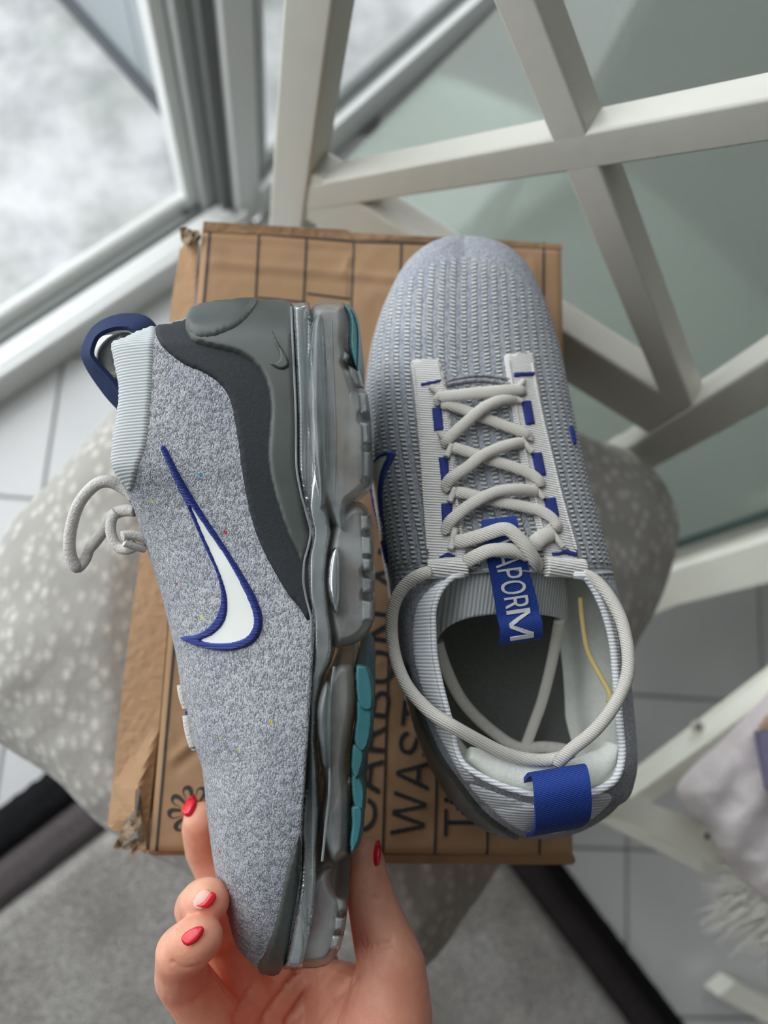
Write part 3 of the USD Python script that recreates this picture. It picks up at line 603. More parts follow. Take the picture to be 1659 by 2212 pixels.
# ================================================================== shoe materials
def knit(name, dark, light, lav, sx=2100.0, sy=1350.0, flecks=True, big=1.3):
    nodes = {"tc": ("texture_coordinate", {}), "mp": ("mapping", {"scale": (sx, sy, sx), "rotation": (0, 0, .12)}), "vs": ("voronoi_texture", {"scale": 1.0, "randomness": .75}), "sc0": ("separate_color", {}),
             "n2": ("noise_texture", {"scale": 38.0, "detail": 4.0}), "n3": ("noise_texture", {"scale": 420.0, "detail": 2.0}), "nb": ("voronoi_texture", {"scale": 260.0, "randomness": .8}),
             "s1": ("math", {"math_type": "multiply_add", "value2": .74, "value3": 0.0}), "s2": ("math", {"math_type": "multiply_add", "value2": .26}), "s3": ("math", {"math_type": "multiply_add", "value2": -.2}), "s4": ("math", {"math_type": "multiply_add", "value2": -.16 * big}),
             "r": ("rgb_ramp", {"ramp": [(0.02, dark), (0.28, tuple((np.array(dark) * .45 + np.array(light) * .55))), (0.60, light)]}),
             "r2": ("rgb_ramp", {"ramp": [(0.38, (1, 1, 1)), (0.62, lav)]}), "m": ("mix", {"mix_type": "multiply", "fac": 1.0}),
             "h0": ("math", {"math_type": "multiply_add", "value2": -.6, "value3": .5}), "h1": ("math", {"math_type": "multiply_add", "value2": -big}),
             "b": ("bump", {"strength": 0.55, "distance": 0.0011}), "p": ("principled_bsdf", {"roughness": 0.95, "specular_ior_level": 0.12, "sheen_weight": 0.08})}
    L = [("tc.object", "mp.vector"), ("mp.vector", "vs.vector"), ("vs.color", "sc0.color"), ("tc.object", "n2.vector"), ("tc.object", "n3.vector"), ("tc.object", "nb.vector"), ("sc0.r", "s1.value1"), ("n3.fac", "s2.value1"), ("s1.value", "s2.value3"),
         ("vs.distance", "s3.value1"), ("s2.value", "s3.value3"), ("s3.value", "s4.value3"), ("nb.distance", "s4.value1"), ("s4.value", "r.fac"), ("n2.fac", "r2.fac"), ("r.color", "m.color1"), ("r2.color", "m.color2"), ("vs.distance", "h0.value1"), ("nb.distance", "h1.value1"), ("h0.value", "h1.value3"), ("h1.value", "b.height"), ("b.normal", "p.normal")]
    col = "m.color"
    if flecks:
        nodes |= {"v": ("voronoi_texture", {"scale": 105.0}), "sc": ("separate_color", {}), "lt": ("math", {"math_type": "less_than", "value2": .085}), "gt": ("math", {"math_type": "greater_than", "value2": .62}),
                  "an": ("math", {"math_type": "multiply"}), "fr": ("rgb_ramp", {"interpolate": False, "ramp": [(0.0, (0.50, 0.46, 0.06)), (0.4, (0.42, 0.05, 0.08)), (0.62, (0.02, 0.24, 0.36)), (0.8, (0.5, 0.52, 0.12))]}), "fm": ("mix", {"mix_type": "mix"})}
        L += [("tc.object", "v.vector"), ("v.color", "sc.color"), ("v.distance", "lt.value1"), ("sc.r", "gt.value1"), ("lt.value", "an.value1"), ("gt.value", "an.value2"), ("sc.g", "fr.fac"), ("an.value", "fm.fac"), (col, "fm.color1"), ("fr.color", "fm.color2")]
        col = "fm.color"
    L.append((col, "p.base_color"))
    return nodes, L
n_, l_ = knit("k", (0.175, 0.182, 0.20), (0.45, 0.46, 0.48), (0.86, 0.87, 0.93))
W_["knit"] = usdkit.material(stage, LK + "heather_knit", n_, l_, surface="p.BSDF")
# open-mesh knit of the vamp: columns of small white loops between ribs (needs st: metres across, metres along)
def open_knit(name):
    n_, L = knit(name, (0.19, 0.20, 0.225), (0.38, 0.395, 0.425), (0.90, 0.91, 0.97), 1500.0, 900.0, big=.15)
    n_ |= {"uv": ("uvmap", {"attribute": "st"}), "sx": ("separate_xyz", {}), "nw": ("noise_texture", {"scale": 170.0, "detail": 2.0}), "at": ("attribute", {"attribute": "mesh_amount"}),
           "wu": ("math", {"math_type": "multiply", "value2": 2 * np.pi / .0058}), "cu": ("math", {"math_type": "cosine"}), "mk": ("map_range", {"from_min": -.25, "from_max": .35, "to_min": 0, "to_max": 1, "clamp": True}),
           "wv": ("math", {"math_type": "multiply_add", "value2": 2 * np.pi / .0023}), "nz": ("math", {"math_type": "multiply", "value2": 2.4}), "cv": ("math", {"math_type": "cosine"}),
           "rv": ("rgb_ramp", {"ramp": [(0.0, (0.13, 0.145, 0.16)), (0.30, (0.26, 0.28, 0.29)), (0.62, (0.66, 0.70, 0.70)), (1.0, (0.80, 0.83, 0.82))]}),
           "half": ("math", {"math_type": "multiply_add", "value2": .5, "value3": .5}), "amt": ("math", {"math_type": "multiply"}), "amt2": ("math", {"math_type": "multiply", "value2": .85}), "cm": ("mix", {"mix_type": "mix"}),
           "hb": ("math", {"math_type": "multiply"}), "b2": ("bump", {"strength": .9, "distance": .0014})}
    L = [x for x in L if x[1] not in ("p.base_color", "p.normal")]
    L += [("uv.UV", "sx.vector"), ("tc.object", "nw.vector"), ("sx.x", "wu.value1"), ("wu.value", "cu.value1"), ("cu.value", "mk.value"), ("nw.fac", "nz.value1"), ("sx.y", "wv.value1"), ("nz.value", "wv.value3"), ("wv.value", "cv.value1"), ("cv.value", "half.value1"), ("half.value", "rv.fac"),
          ("mk.result", "amt.value1"), ("at.fac", "amt.value2"), ("amt.value", "amt2.value1"), ("amt2.value", "cm.fac"), ("fm.color", "cm.color1"), ("rv.color", "cm.color2"), ("cm.color", "p.base_color"),
          ("half.value", "hb.value1"), ("amt.value", "hb.value2"), ("hb.value", "b2.height"), ("b.normal", "b2.normal"), ("b2.normal", "p.normal")]
    return n_, L
n_, l_ = open_knit("o"); W_["mesh"] = usdkit.material(stage, LK + "open_mesh_knit", n_, l_, surface="p.BSDF")
def stripes(name, a, b, period, axis, strength=.6, dist=.0006, rough=.9, spec=.15, rot=(0, 0, 0), prof=.5):
    s = 2 * np.pi / (20 * period)
    return usdkit.material(stage, LK + name, {"tc": ("texture_coordinate", {}), "mp": ("mapping", {"rotation": rot}), "w": ("wave_texture", {"bands_direction": axis, "scale": s, "distortion": .6, "detail": 1.0, "detail_scale": 2.0}),
        "n": ("noise_texture", {"scale": 1500.0}), "mx": ("math", {"math_type": "multiply_add", "value2": .3}),
        "r": ("rgb_ramp", {"ramp": [(0.12, a), (prof + .15, b)]}), "b": ("bump", {"strength": strength, "distance": dist}), "p": ("principled_bsdf", {"roughness": rough, "specular_ior_level": spec})},
        [("tc.object", "mp.vector"), ("mp.vector", "w.vector"), ("tc.object", "n.vector"), ("n.fac", "mx.value1"), ("w.fac", "mx.value3"), ("w.fac", "r.fac"), ("r.color", "p.base_color"), ("mx.value", "b.height"), ("b.normal", "p.normal")], surface="p.BSDF")
W_["rib"] = stripes("ribbed_collar", (0.34, 0.365, 0.37), (0.49, 0.52, 0.525), .0012, "y", .4)
W_["ribR"] = stripes("ribbed_collar_b", (0.54, 0.56, 0.60), (0.82, 0.84, 0.86), .0015, "y", .45)
W_["ribT"] = stripes("ribbed_tongue", (0.36, 0.38, 0.40), (0.58, 0.60, 0.61), .0017, "x", .4)
W_["web"] = stripes("grey_webbing", (0.60, 0.59, 0.57), (0.88, 0.87, 0.84), .0012, "y", .9, .0007, rot=(0, 0, .12))
W_["satin"] = stripes("blue_satin_stitch", (0.010, 0.018, 0.13), (0.030, 0.055, 0.33), .00055, "y", .8, .0004, .45, .4)
W_["blue"] = stripes("blue_twill", (0.012, 0.030, 0.17), (0.024, 0.064, 0.31), .0008, "y", .6, .0003, .7, .2, rot=(0, 0, .35))
W_["navy"] = mat("navy_webbing", (0.018, 0.030, 0.085), .8, .2, bump=(900, .5, .0005))
W_["lace"] = stripes("cream_lace", (0.52, 0.495, 0.455), (0.66, 0.635, 0.59), .0009, "y", .5, .0004, .9, .1, rot=(0, 0, .5))
W_["lace2"] = mat("greige_lace", (0.50, 0.48, 0.455), .9, .1, noise=(700, .6, (0.62, 0.60, 0.57)), bump=(1200, .7, .0008))
W_["white"] = mat("white_vinyl", (0.64, 0.66, 0.62), .35, .4)
W_["suede"] = mat("charcoal_film", (0.013, 0.0145, 0.018), .62, .25, noise=(700, .7, (0.024, 0.027, 0.032)), bump=(1400, .3, .0005))
W_["clip"] = mat("grey_rubber", (0.048, 0.056, 0.052), .36, .4, noise=(60, .5, (0.060, 0.069, 0.064)))
W_["teal"] = mat("teal_rubber", (0.03, 0.12, 0.135), .36, .5, noise=(95, .5, (0.04, 0.17, 0.19)))
W_["core"] = mat("smoke_grey_foam", (0.17, 0.19, 0.195), .5, .3, noise=(45, .6, (0.28, 0.305, 0.31)))
W_["lining"] = mat("pale_lining", (0.80, 0.82, 0.77), .6, .3, noise=(500, .5, (0.88, 0.90, 0.85)), bump=(900, .5, .0006))
W_["insole"] = mat("dark_insole", (0.09, 0.095, 0.09), .95, .1, noise=(900, .5, (0.13, 0.135, 0.13)), bump=(1100, .5, .0006))
W_["yellow"] = mat("yellow_foam", (0.55, 0.43, 0.20), .9, .1)
def clear(name, tint, milk, haze, rough=.10, shine=.55):
    return usdkit.material(stage, LK + name, {"t": ("transparent_bsdf", {"color": tint}), "d": ("principled_bsdf", {"base_color": milk, "roughness": .4, "specular_ior_level": 0.2}), "tl": ("translucent_bsdf", {"color": milk}), "md": ("mix_closure", {"fac": .45}), "g": ("glossy_bsdf", {"color": (1, 1, 1), "roughness": rough}),
        "tc": ("texture_coordinate", {}), "n": ("noise_texture", {"scale": 70.0, "detail": 4.0}), "r": ("map_range", {"from_min": .35, "from_max": .7, "to_min": haze * .6, "to_max": haze * 1.5, "clamp": True}),
        "fr": ("fresnel", {"IOR": 1.4}), "fk": ("math", {"math_type": "multiply", "value2": shine}), "m0": ("mix_closure", {}), "m": ("mix_closure", {})},
        [("tc.object", "n.vector"), ("n.fac", "r.value"), ("r.result", "m0.fac"), ("d.BSDF", "md.closure1"), ("tl.BSDF", "md.closure2"), ("t.BSDF", "m0.closure1"), ("md.closure", "m0.closure2"), ("fr.fac", "fk.value1"), ("fk.value", "m.fac"), ("m0.closure", "m.closure1"), ("g.BSDF", "m.closure2")], surface="m.closure")
W_["clear"] = clear("clear_tpu", (0.80, 0.84, 0.85), (0.52, 0.55, 0.55), .48)
W_["clear2"] = clear("frosted_tpu", (0.80, 0.82, 0.83), (0.54, 0.56, 0.56), .55, .14)
W_["gloss"] = clear("glossy_tpu", (0.82, 0.86, 0.87), (0.52, 0.55, 0.55), .34, .05, 1.15)

# ================================================================== the sneaker in the hand: seen from its outer side, toe down
D0 = .327
FW = -B_
def LS(px, py, w): return LSa([(px, py)], w)[0]
def LSa(p, w):
    p = np.asarray(p, float); w = np.broadcast_to(w, len(p)); k = (D0 - np.abs(w))[:, None] / F     # the body narrows a little towards its middle plane
    return C + FW * (D0 - w)[:, None] + R_ * ((p[:, :1] - CX) * k) - U_ * ((p[:, 1:2] - CY) * k)
def pillow(poly, W, r, step=5.0, w0=0.0, bumps=None, back=None):
    """A part of real thickness 2W with rounded rims (r, in outline units), centred on the middle plane + w0."""
    out = []
    for g in getattr(poly, "geoms", [poly]):
        P, T, loops = tri_poly(g, step); dist = shapely.distance(g.boundary, shapely.points(P)); k = np.clip(dist / r, 0, 1)
        w = W * np.sqrt(1 - (1 - k) ** 2)
        if bumps is not None: w = w + bumps(P) * k
        n = len(P); A = LSa(P, w0 + w); Bm = LSa(P, w0 - (w if back is None else w * back))
        idx = np.arange(n) + n; bd = np.concatenate(loops); idx[bd] = bd                # share the rim
        T2 = idx[T][:, ::-1]; out.append(trimesh.Trimesh(np.vstack([A, Bm]), np.vstack([T, T2]), process=False))
    m = trimesh.util.concatenate(out); m.remove_unreferenced_vertices(); m.fix_normals(); return m
sh = thing("sneaker", "grey knit sneaker held sideways by the hand, clear sole facing right", "sneaker", LS(600, 1400, 0), group=None)
uLp = [(653, 600), (655, 575), (660, 500), (670, 432), (685, 405), (695, 372), (705, 336), (715, 306), (730, 272), (745, 243), (770, 248), (800, 254), (850, 257), (900, 254), (950, 246), (1000, 243), (1020, 249), (1045, 264), (1100, 289), (1160, 309), (1210, 325), (1270, 345), (1350, 365), (1420, 381), (1480, 390), (1530, 402), (1600, 416), (1660, 436), (1750, 446), (1800, 452), (1850, 459), (1890, 466), (1950, 484), (2000, 497), (2030, 505), (2060, 522), (2080, 542), (2092, 556)]
uRp = [(653, 625), (660, 634), (700, 640), (800, 646), (900, 650), (1000, 652), (1060, 660), (1130, 676), (1170, 682), (1230, 668), (1340, 680), (1460, 674), (1560, 668), (1680, 660), (1740, 656), (1800, 653), (1870, 652), (1950, 645), (2010, 635), (2060, 624), (2080, 618), (2092, 606)]
Wp = [(653, .004), (665, .016), (690, .026), (740, .032), (900, .035), (1200, .037), (1500, .043), (1700, .045), (1850, .041), (1950, .034), (2020, .025), (2060, .0165), (2080, .0105), (2092, .003)]
rp = [(653, 0), (690, 0), (715, .35), (745, .62), (900, .70), (1000, .66), (1060, .42), (1130, .15), (1200, 0), (2092, 0)]
pc = lambda a: PchipInterpolator(*np.array(a, float).T)
fL, fR, fW, fr_ = pc(uLp), pc(uRp), pc(Wp), pc(rp)
py = np.concatenate([653 + (2092 - 653) * (1 - np.cos(np.linspace(0, np.pi, 230))) / 2]); py = np.sort(np.r_[py, np.linspace(700, 1100, 60)])
qq = 1 - np.cos(np.linspace(0, np.pi / 2, 46)); qq = np.linspace(0, 1, 46) ** 1.5
farx = pc([(653, 0), (700, 0), (715, -40), (738, -85), (760, -105), (800, -96), (830, -74), (870, -40), (950, -10), (1000, 0), (2092, 0)])
def shell(sign):
    L, R, Wd, rh = fL(py), fR(py), fW(py), fr_(py)
    if sign < 0: L = L + farx(py)
    u = L[:, None] + (R - L)[:, None] * qq[None]
    S = (1 - (1 - qq[None]) ** 2.3) ** (1 / 2.3)
    w = Wd[:, None] * (rh[:, None] + (1 - rh[:, None]) * S)
    # seam swell of the knit and a soft crease below the collar
    w = w + .0012 * np.exp(-((py[:, None] - 1090) / 60) ** 2) * np.exp(-((qq[None] - .25) / .2) ** 2) * -1
    P = np.stack([u, np.broadcast_to(py[:, None], u.shape)], -1).reshape(-1, 2)
    outer = LSa(P, sign * w.ravel()).reshape(*u.shape, 3)
    inner = LSa(P + [0, 0], sign * np.maximum(w - .003, .0003).ravel()).reshape(*u.shape, 3)
    return outer, inner, rh
near, near_i, rh = shell(1); far, far_i, _ = shell(-1)
def shellmesh(o, i_):
    P = np.concatenate([o, i_[:, ::-1]], 1); v, f = grid(P, closed_v=True)
    m = trimesh.Trimesh(v, f, process=False); m.fix_normals(); return m
obj("upper_panel", shellmesh(near, near_i), W_["knit"], sh, smooth=50)
obj("upper_panel", shellmesh(far, far_i), W_["knit"], sh, smooth=50)
vS, fS = grid(near); mS = trimesh.Trimesh(vS, fS, process=False)
if np.einsum("ij,ij->i", mS.vertex_normals, C - vS).mean() < 0: fS = fS[:, ::-1]
S1 = Surf(vS, fS)
lim = Polygon(S1.p[:, :2][shapely.get_coordinates(shapely.concave_hull(shapely.MultiPoint(S1.p[::3, :2]), .05)).astype(int)[:0]]) if False else shapely.concave_hull(shapely.MultiPoint(S1.p[:, :2]), .04)
# knitted collar band
obj("collar_band", overlay(S1, poly_s([(306, 712), (335, 706), (331, 760), (328, 830), (323, 900), (316, 960), (300, 1010), (286, 1060), (268, 1050), (246, 1016), (238, 985), (243, 940), (254, 880), (254, 820), (238, 748), (270, 728)]).intersection(lim.buffer(4)), .0010, 6, -.001, 7), W_["rib"], sh, smooth=50)
# rolled padding and lining that show inside the opening
LSp = lambda x, y, w: pt(x, y, D0 - w)
pad = [LSp(x, y, w) for x, y, w in ((262, 742, -.012), (232, 742, -.016), (212, 757, -.020), (206, 778, -.020), (222, 806, -.020), (240, 832, -.019), (258, 858, -.018))]
obj("collar_lining", cat_(tube(spline(pad, 40), .0036, ns=12)[:2], tube(spline([LSp(x, y, w) for x, y, w in ((276, 740, -.004), (248, 748, -.008), (232, 770, -.010), (236, 800, -.012), (250, 830, -.013))], 30), .0045, ns=12)[:2]), W_["lining"], sh, smooth=True)
obj("inner_lace", tube(spline([LSp(x, y, -.008) for x, y in ((226, 818), (250, 812), (275, 816))], 20), .0021, ns=10)[:2], W_["lace2"], sh, smooth=True)
# charcoal band and grey heel clip
obj("charcoal_band", overlay(S1, poly_s([(336, 705), (370, 697), (405, 690), (520, 690), (620, 720), (650, 850), (650, 1000), (662, 1130), (675, 1230), (671, 1340), (645, 1312), (620, 1281), (590, 1231), (560, 1171), (540, 1110), (526, 1040), (515, 960), (505, 900), (495, 862), (474, 830), (440, 806), (400, 789), (362, 761), (341, 735)]), .0009, 7, -.001, 4), W_["suede"], sh, smooth=40)
def lump(P): return 0
obj("heel_clip", overlay(S1, poly_s([(399, 705), (408, 685), (430, 671), (500, 660), (570, 655), (626, 658), (636, 680), (640, 800), (646, 900), (646, 1000), (655, 1060), (668, 1130), (675, 1165), (666, 1200), (656, 1228), (640, 1192), (620, 1150), (600, 1092), (586, 1040), (578, 990), (580, 940), (583, 882), (577, 838), (559, 801), (520, 771), (462, 756), (420, 744), (405, 728)]), .0030, 6, -.001, 13), W_["clip"], sh, smooth=50)
S1c = lambda xy, off=0.0: S1(xy, np.asarray(off) + .0030)
obj("heel_pad", overlay(S1c, poly_s([(406, 702), (416, 682), (440, 670), (500, 662), (556, 660), (552, 682), (525, 712), (480, 733), (436, 738), (411, 724)]), .0016, 6, -.0012, 22), W_["clip"], sh, smooth=50)
obj("embossed_tick", overlay(S1c, poly_s([(577, 702), (588, 720), (600, 741), (614, 763), (625, 782), (627, 795), (618, 803), (605, 803), (592, 797), (583, 786), (596, 788), (605, 783), (606, 772), (600, 757), (590, 735)]), .0011, 3, -.001, 4), W_["clip"], sh, smooth=50)
# grey toe rand
obj("toe_rand", overlay(S1, poly_s([(644, 1800), (651, 1830), (648, 1900), (634, 1980), (622, 2050), (606, 2098), (556, 2092), (572, 2058), (590, 2010), (605, 1950), (620, 1875), (632, 1832)]), .0024, 6, -.001, 9), W_["clip"], sh, smooth=50)
# the tick: white inlay and embroidered blue outline
TO = Polygon(smooth_poly([(347, 966), (353, 962), (361, 970), (376, 1000), (400, 1045), (440, 1110), (480, 1170), (516, 1226), (546, 1276), (562, 1312), (568, 1342), (562, 1370), (546, 1390), (520, 1402), (488, 1407), (450, 1402), (418, 1392), (392, 1378), (400, 1374), (426, 1370), (450, 1356), (467, 1336), (477, 1310), (479, 1280), (470, 1240), (452, 1200), (430, 1150), (405, 1092), (384, 1050), (366, 1012), (351, 980)])).buffer(0)
TI = Polygon(smooth_poly([(393, 1054), (400, 1064), (420, 1096), (450, 1142), (480, 1186), (510, 1236), (535, 1286), (548, 1320), (551, 1348), (541, 1371), (520, 1384), (490, 1390), (458, 1389), (436, 1382), (460, 1370), (481, 1350), (491, 1324), (491, 1290), (482, 1255), (465, 1212), (440, 1156), (418, 1104), (400, 1070)])).buffer(0)
obj("tick_inlay", overlay(S1, TI.buffer(4), .0007, 6, -.001, 0), W_["white"], sh, smooth=40)
obj("tick_outline", overlay(S1, TO.difference(TI.buffer(-2.5)), .0019, 3, -.001, 8), W_["satin"], sh, smooth=60, label="dark blue embroidered outline")
# laces hanging from the tongue side
def ltube(pts, r, n=60, b=None): return tube(spline([LS(*p) for p in pts], n), r, b, ns=10)[:2]
lc = [(292, 1078, .004), (262, 1052, .004), (230, 1040, .006), (200, 1052, .006), (172, 1086, .004), (156, 1130, .002), (150, 1180, .0), (149, 1214, -.002), (152, 1228, -.004), (158, 1214, -.006), (168, 1190, -.006), (196, 1164, -.004), (220, 1140, -.002), (238, 1118, 0), (262, 1104, .002), (292, 1104, .003)]
obj("lace", ltube(lc, .0026, 120), W_["lace2"], sh, smooth=True)
obj("lace", ltube([(252, 1106, .003), (240, 1128, .003), (242, 1160, .003), (256, 1182, .003), (276, 1186, .004), (296, 1176, .004)], .0023, 60), W_["lace2"], sh, smooth=True)
obj("lace", ltube([(264, 1158, .008), (282, 1156, .006), (304, 1160, .004), (318, 1170, .002)], .0021, 30), W_["lace2"], sh, smooth=True)
obj("lace", ltube([(268, 1172, .008), (284, 1178, .006), (312, 1186, .002)], .0017, 30), W_["lace2"], sh, smooth=True)
# strap stitching that peeps over the instep edge
obj("eyestay_edge", cat_(ltube([(390, 1480, .003), (394, 1505, .004), (403, 1530, .004)], .0016, 24), ltube([(404, 1545, .003), (409, 1580, .004), (419, 1612, .004)], .0020, 24), ltube([(414, 1588, .004), (426, 1588, .006), (436, 1582, .008)], .0009, 14), ltube([(422, 1600, .003), (425, 1616, .002)], .0024, 10)), W_["lace2"], sh, smooth=True)
obj("eyelet_stitch", ltube([(405, 1536, .003), (407, 1552, .003)], .0012, 10), W_["satin"], sh, smooth=True)
# pull tab loop at the heel
pth = [LS(x, y, w) for x, y, w in ((318, 722, .0), (300, 700, .0), (272, 692, -.001), (240, 696, -.001), (208, 712, -.001), (186, 738, -.002), (180, 768, -.003), (196, 800, -.005), (222, 836, -.006), (250, 866, -.006))]
cxy = np.array([262., 790.]); sd = []
for x, y in ((318, 722), (300, 700), (272, 692), (240, 696), (208, 712), (186, 738), (180, 768), (196, 800), (222, 836), (250, 866)):
    rdl = np.array([x, y]) - cxy; rdl /= np.linalg.norm(rdl); sd.append(R_ * rdl[0] * .62 - U_ * rdl[1] * .62 + FW * .78)
obj("pull_tab", ribbon(pth, np.array(sd), .0135, .0018, 60), W_["navy"], sh, smooth=40, label="dark blue loop at the heel")

# clear sole
eR = pc([(655, 630), (760, 634), (900, 640), (1000, 641), (1060, 650), (1110, 663), (1150, 672), (1180, 667), (1215, 658), (1250, 656), (1290, 662), (1340, 673), (1420, 674), (1480, 664), (1560, 660), (1620, 659), (1700, 654), (1760, 647), (1800, 646), (1830, 650), (1900, 647), (1980, 635), (2050, 623), (2094, 612)])
edge_R = [(float(eR(y)), y) for y in np.linspace(656, 2094, 110)]
strip_r = [(668, 652), (678, 700), (686, 800), (690, 900), (692, 1000), (700, 1060), (712, 1100), (720, 1150), (711, 1200), (707, 1250), (714, 1320), (721, 1360), (721, 1405), (716, 1432), (700, 1462), (688, 1520), (684, 1600), (690, 1660), (692, 1760), (687, 1850), (688, 1900), (684, 1960), (672, 2030), (655, 2094)]
obj("sole_core", pillow(Polygon(edge_R + strip_r[::-1]).buffer(0).buffer(-1), .036, 8, 8), W_["core"], sh, smooth=50)
tubeb = lambda P: .004 * np.exp(-((P[:, 0] - 692) / 18) ** 2) * np.clip((1090 - P[:, 1]) / 60, 0, 1) - .003 * np.exp(-((P[:, 0] - 664) / 6) ** 2)
obj("air_unit", pillow(Polygon(edge_R + strip_r[::-1]).buffer(0), .041, 8, 5, bumps=tubeb), W_["clear"], sh, smooth=60)
pod1 = poly_s([(668, 700), (674, 664), (694, 652), (720, 651), (745, 657), (752, 690), (750, 735), (757, 768), (752, 784), (772, 800), (783, 835), (793, 852), (796, 890), (789, 902), (799, 914), (801, 960), (801, 1035), (794, 1057), (770, 1080), (757, 1092), (755, 1130), (757, 1152), (742, 1160), (722, 1146), (704, 1100), (690, 1060), (680, 980), (674, 860)])
obj("air_pod", pillow(pod1, .0435, 20, 5), W_["clear"], sh, smooth=60)
obj("air_tube", pillow(poly_s([(672, 700), (690, 676), (700, 700), (706, 800), (708, 900), (708, 1000), (704, 1080), (690, 1100), (680, 1040), (668, 960), (664, 860), (666, 760)]), .009, 20, 4, w0=.040), W_["gloss"], sh, smooth=60)
pod2 = poly_s([(706, 1180), (722, 1120), (757, 1086), (785, 1088), (797, 1110), (799, 1140), (802, 1180), (804, 1198), (803, 1230), (794, 1238), (806, 1250), (806, 1276), (795, 1286), (806, 1300), (806, 1342), (794, 1370), (768, 1390), (738, 1398), (722, 1394), (708, 1340), (702, 1250)])
obj("air_pod", pillow(pod2, .040, 20, 5), W_["clear2"], sh, smooth=60)
obj("air_tube", pillow(poly_s([(716, 1190), (730, 1180), (738, 1220), (738, 1290), (728, 1330), (716, 1310), (706, 1270), (708, 1220)]), .009, 14, 4, w0=.038), W_["gloss"], sh, smooth=60)
pod3 = poly_s([(692, 1520), (700, 1480), (712, 1448), (730, 1430), (752, 1429), (766, 1436), (770, 1470), (768, 1540), (758, 1600), (752, 1660), (758, 1720), (756, 1800), (754, 1842), (742, 1856), (724, 1866), (706, 1850), (690, 1780), (700, 1700), (688, 1620)])
obj("air_pod", pillow(pod3, .0425, 20, 5), W_["clear"], sh, smooth=60)
obj("air_tube", pillow(poly_s([(690, 1500), (704, 1470), (716, 1490), (716, 1560), (712, 1640), (700, 1660), (688, 1600), (684, 1540)]), .009, 15, 4, w0=.040), W_["gloss"], sh, smooth=60)
pod4 = poly_s([(640, 1960), (668, 1900), (700, 1872), (722, 1872), (718, 1892), (723, 1912), (735, 1930), (746, 1944), (748, 1962), (744, 2000), (735, 2042), (728, 2060), (714, 2080), (690, 2090), (660, 2092), (624, 2092), (630, 2030)])
obj("air_pod", pillow(pod4, .036, 20, 5), W_["clear2"], sh, smooth=60)
# tread lugs: small stepped blocks along the pods
for pl_ in ([(742, 752), (758, 768), (752, 784), (735, 780)], [(752, 786), (774, 800), (783, 836), (765, 836), (752, 815)], [(768, 842), (792, 853), (796, 888), (778, 900), (768, 880)], [(772, 905), (798, 915), (800, 958), (776, 965)], [(774, 970), (801, 976), (801, 1032), (776, 1036)],
            [(776, 1110), (797, 1114), (800, 1142), (778, 1150)], [(778, 1156), (803, 1160), (804, 1198), (780, 1200)], [(780, 1204), (804, 1206), (803, 1230), (784, 1236)], [(778, 1244), (806, 1250), (806, 1277), (782, 1284)], [(778, 1292), (806, 1300), (806, 1340), (780, 1346)],
            [(724, 1935), (747, 1945), (748, 1966), (730, 1972)], [(722, 1978), (746, 1982), (742, 2010), (722, 2012)], [(716, 2018), (740, 2020), (732, 2050), (712, 2052)]):
    obj("tread_lug", pillow(Polygon(pl_).buffer(3), .0425, 7, 4), W_["clear2"], sh, smooth=50)
tealA = poly_s([(742, 656), (756, 660), (768, 674), (778, 708), (779, 760), (775, 812), (764, 792), (757, 770), (752, 740), (752, 690)])
obj("outsole_pad", pillow(tealA, .0405, 5, 4), W_["teal"], sh, smooth=60)
tealB = [[(766, 1442), (785, 1435), (800, 1446), (809, 1482), (808, 1530), (790, 1540), (770, 1520)], [(769, 1512), (790, 1520), (807, 1535), (804, 1590), (792, 1622), (772, 1630), (762, 1600), (767, 1550)], [(761, 1604), (778, 1612), (790, 1630), (784, 1664), (770, 1690), (757, 1668), (756, 1635)], [(757, 1672), (772, 1672), (788, 1690), (791, 1722), (787, 1752), (768, 1752), (758, 1720)], [(758, 1740), (786, 1744), (784, 1798), (772, 1836), (757, 1848), (753, 1820), (757, 1780)]]
for k_, t_ in enumerate(tealB): obj("outsole_pad", pillow(poly_s(t_), .043 - .0007 * (k_ % 2), 5, 4), W_["teal"], sh, smooth=60)
# thin moulded lip where the clear sole laps over the knit and the clip
obj("sole_lip", tube(np.array([LS(float(eR(y)) - 1, y, .0408 if y < 1950 else .0408 - .008 * (y - 1950) / 140) for y in np.linspace(662, 1800, 160)]), .0004, ns=6)[:2], W_["clear2"], sh, smooth=True)
for xs, w_ in (((716, 690), (720, 800), (724, 900), (724, 1000), (722, 1070)), .0432), (((722, 1440), (714, 1520), (713, 1600), (712, 1700), (702, 1800), (696, 1860)), .0432):
    obj("mould_seam", tube(spline([LS(x, y, w_) for x, y in xs], 50), .0005, ns=6)[:2], W_["clear2"], sh, smooth=True)
# ================================================================== the sneaker standing on the box, toe away from the camera
ZS = ZB + .052
ZB0, ZB = ZB, ZB + .0016
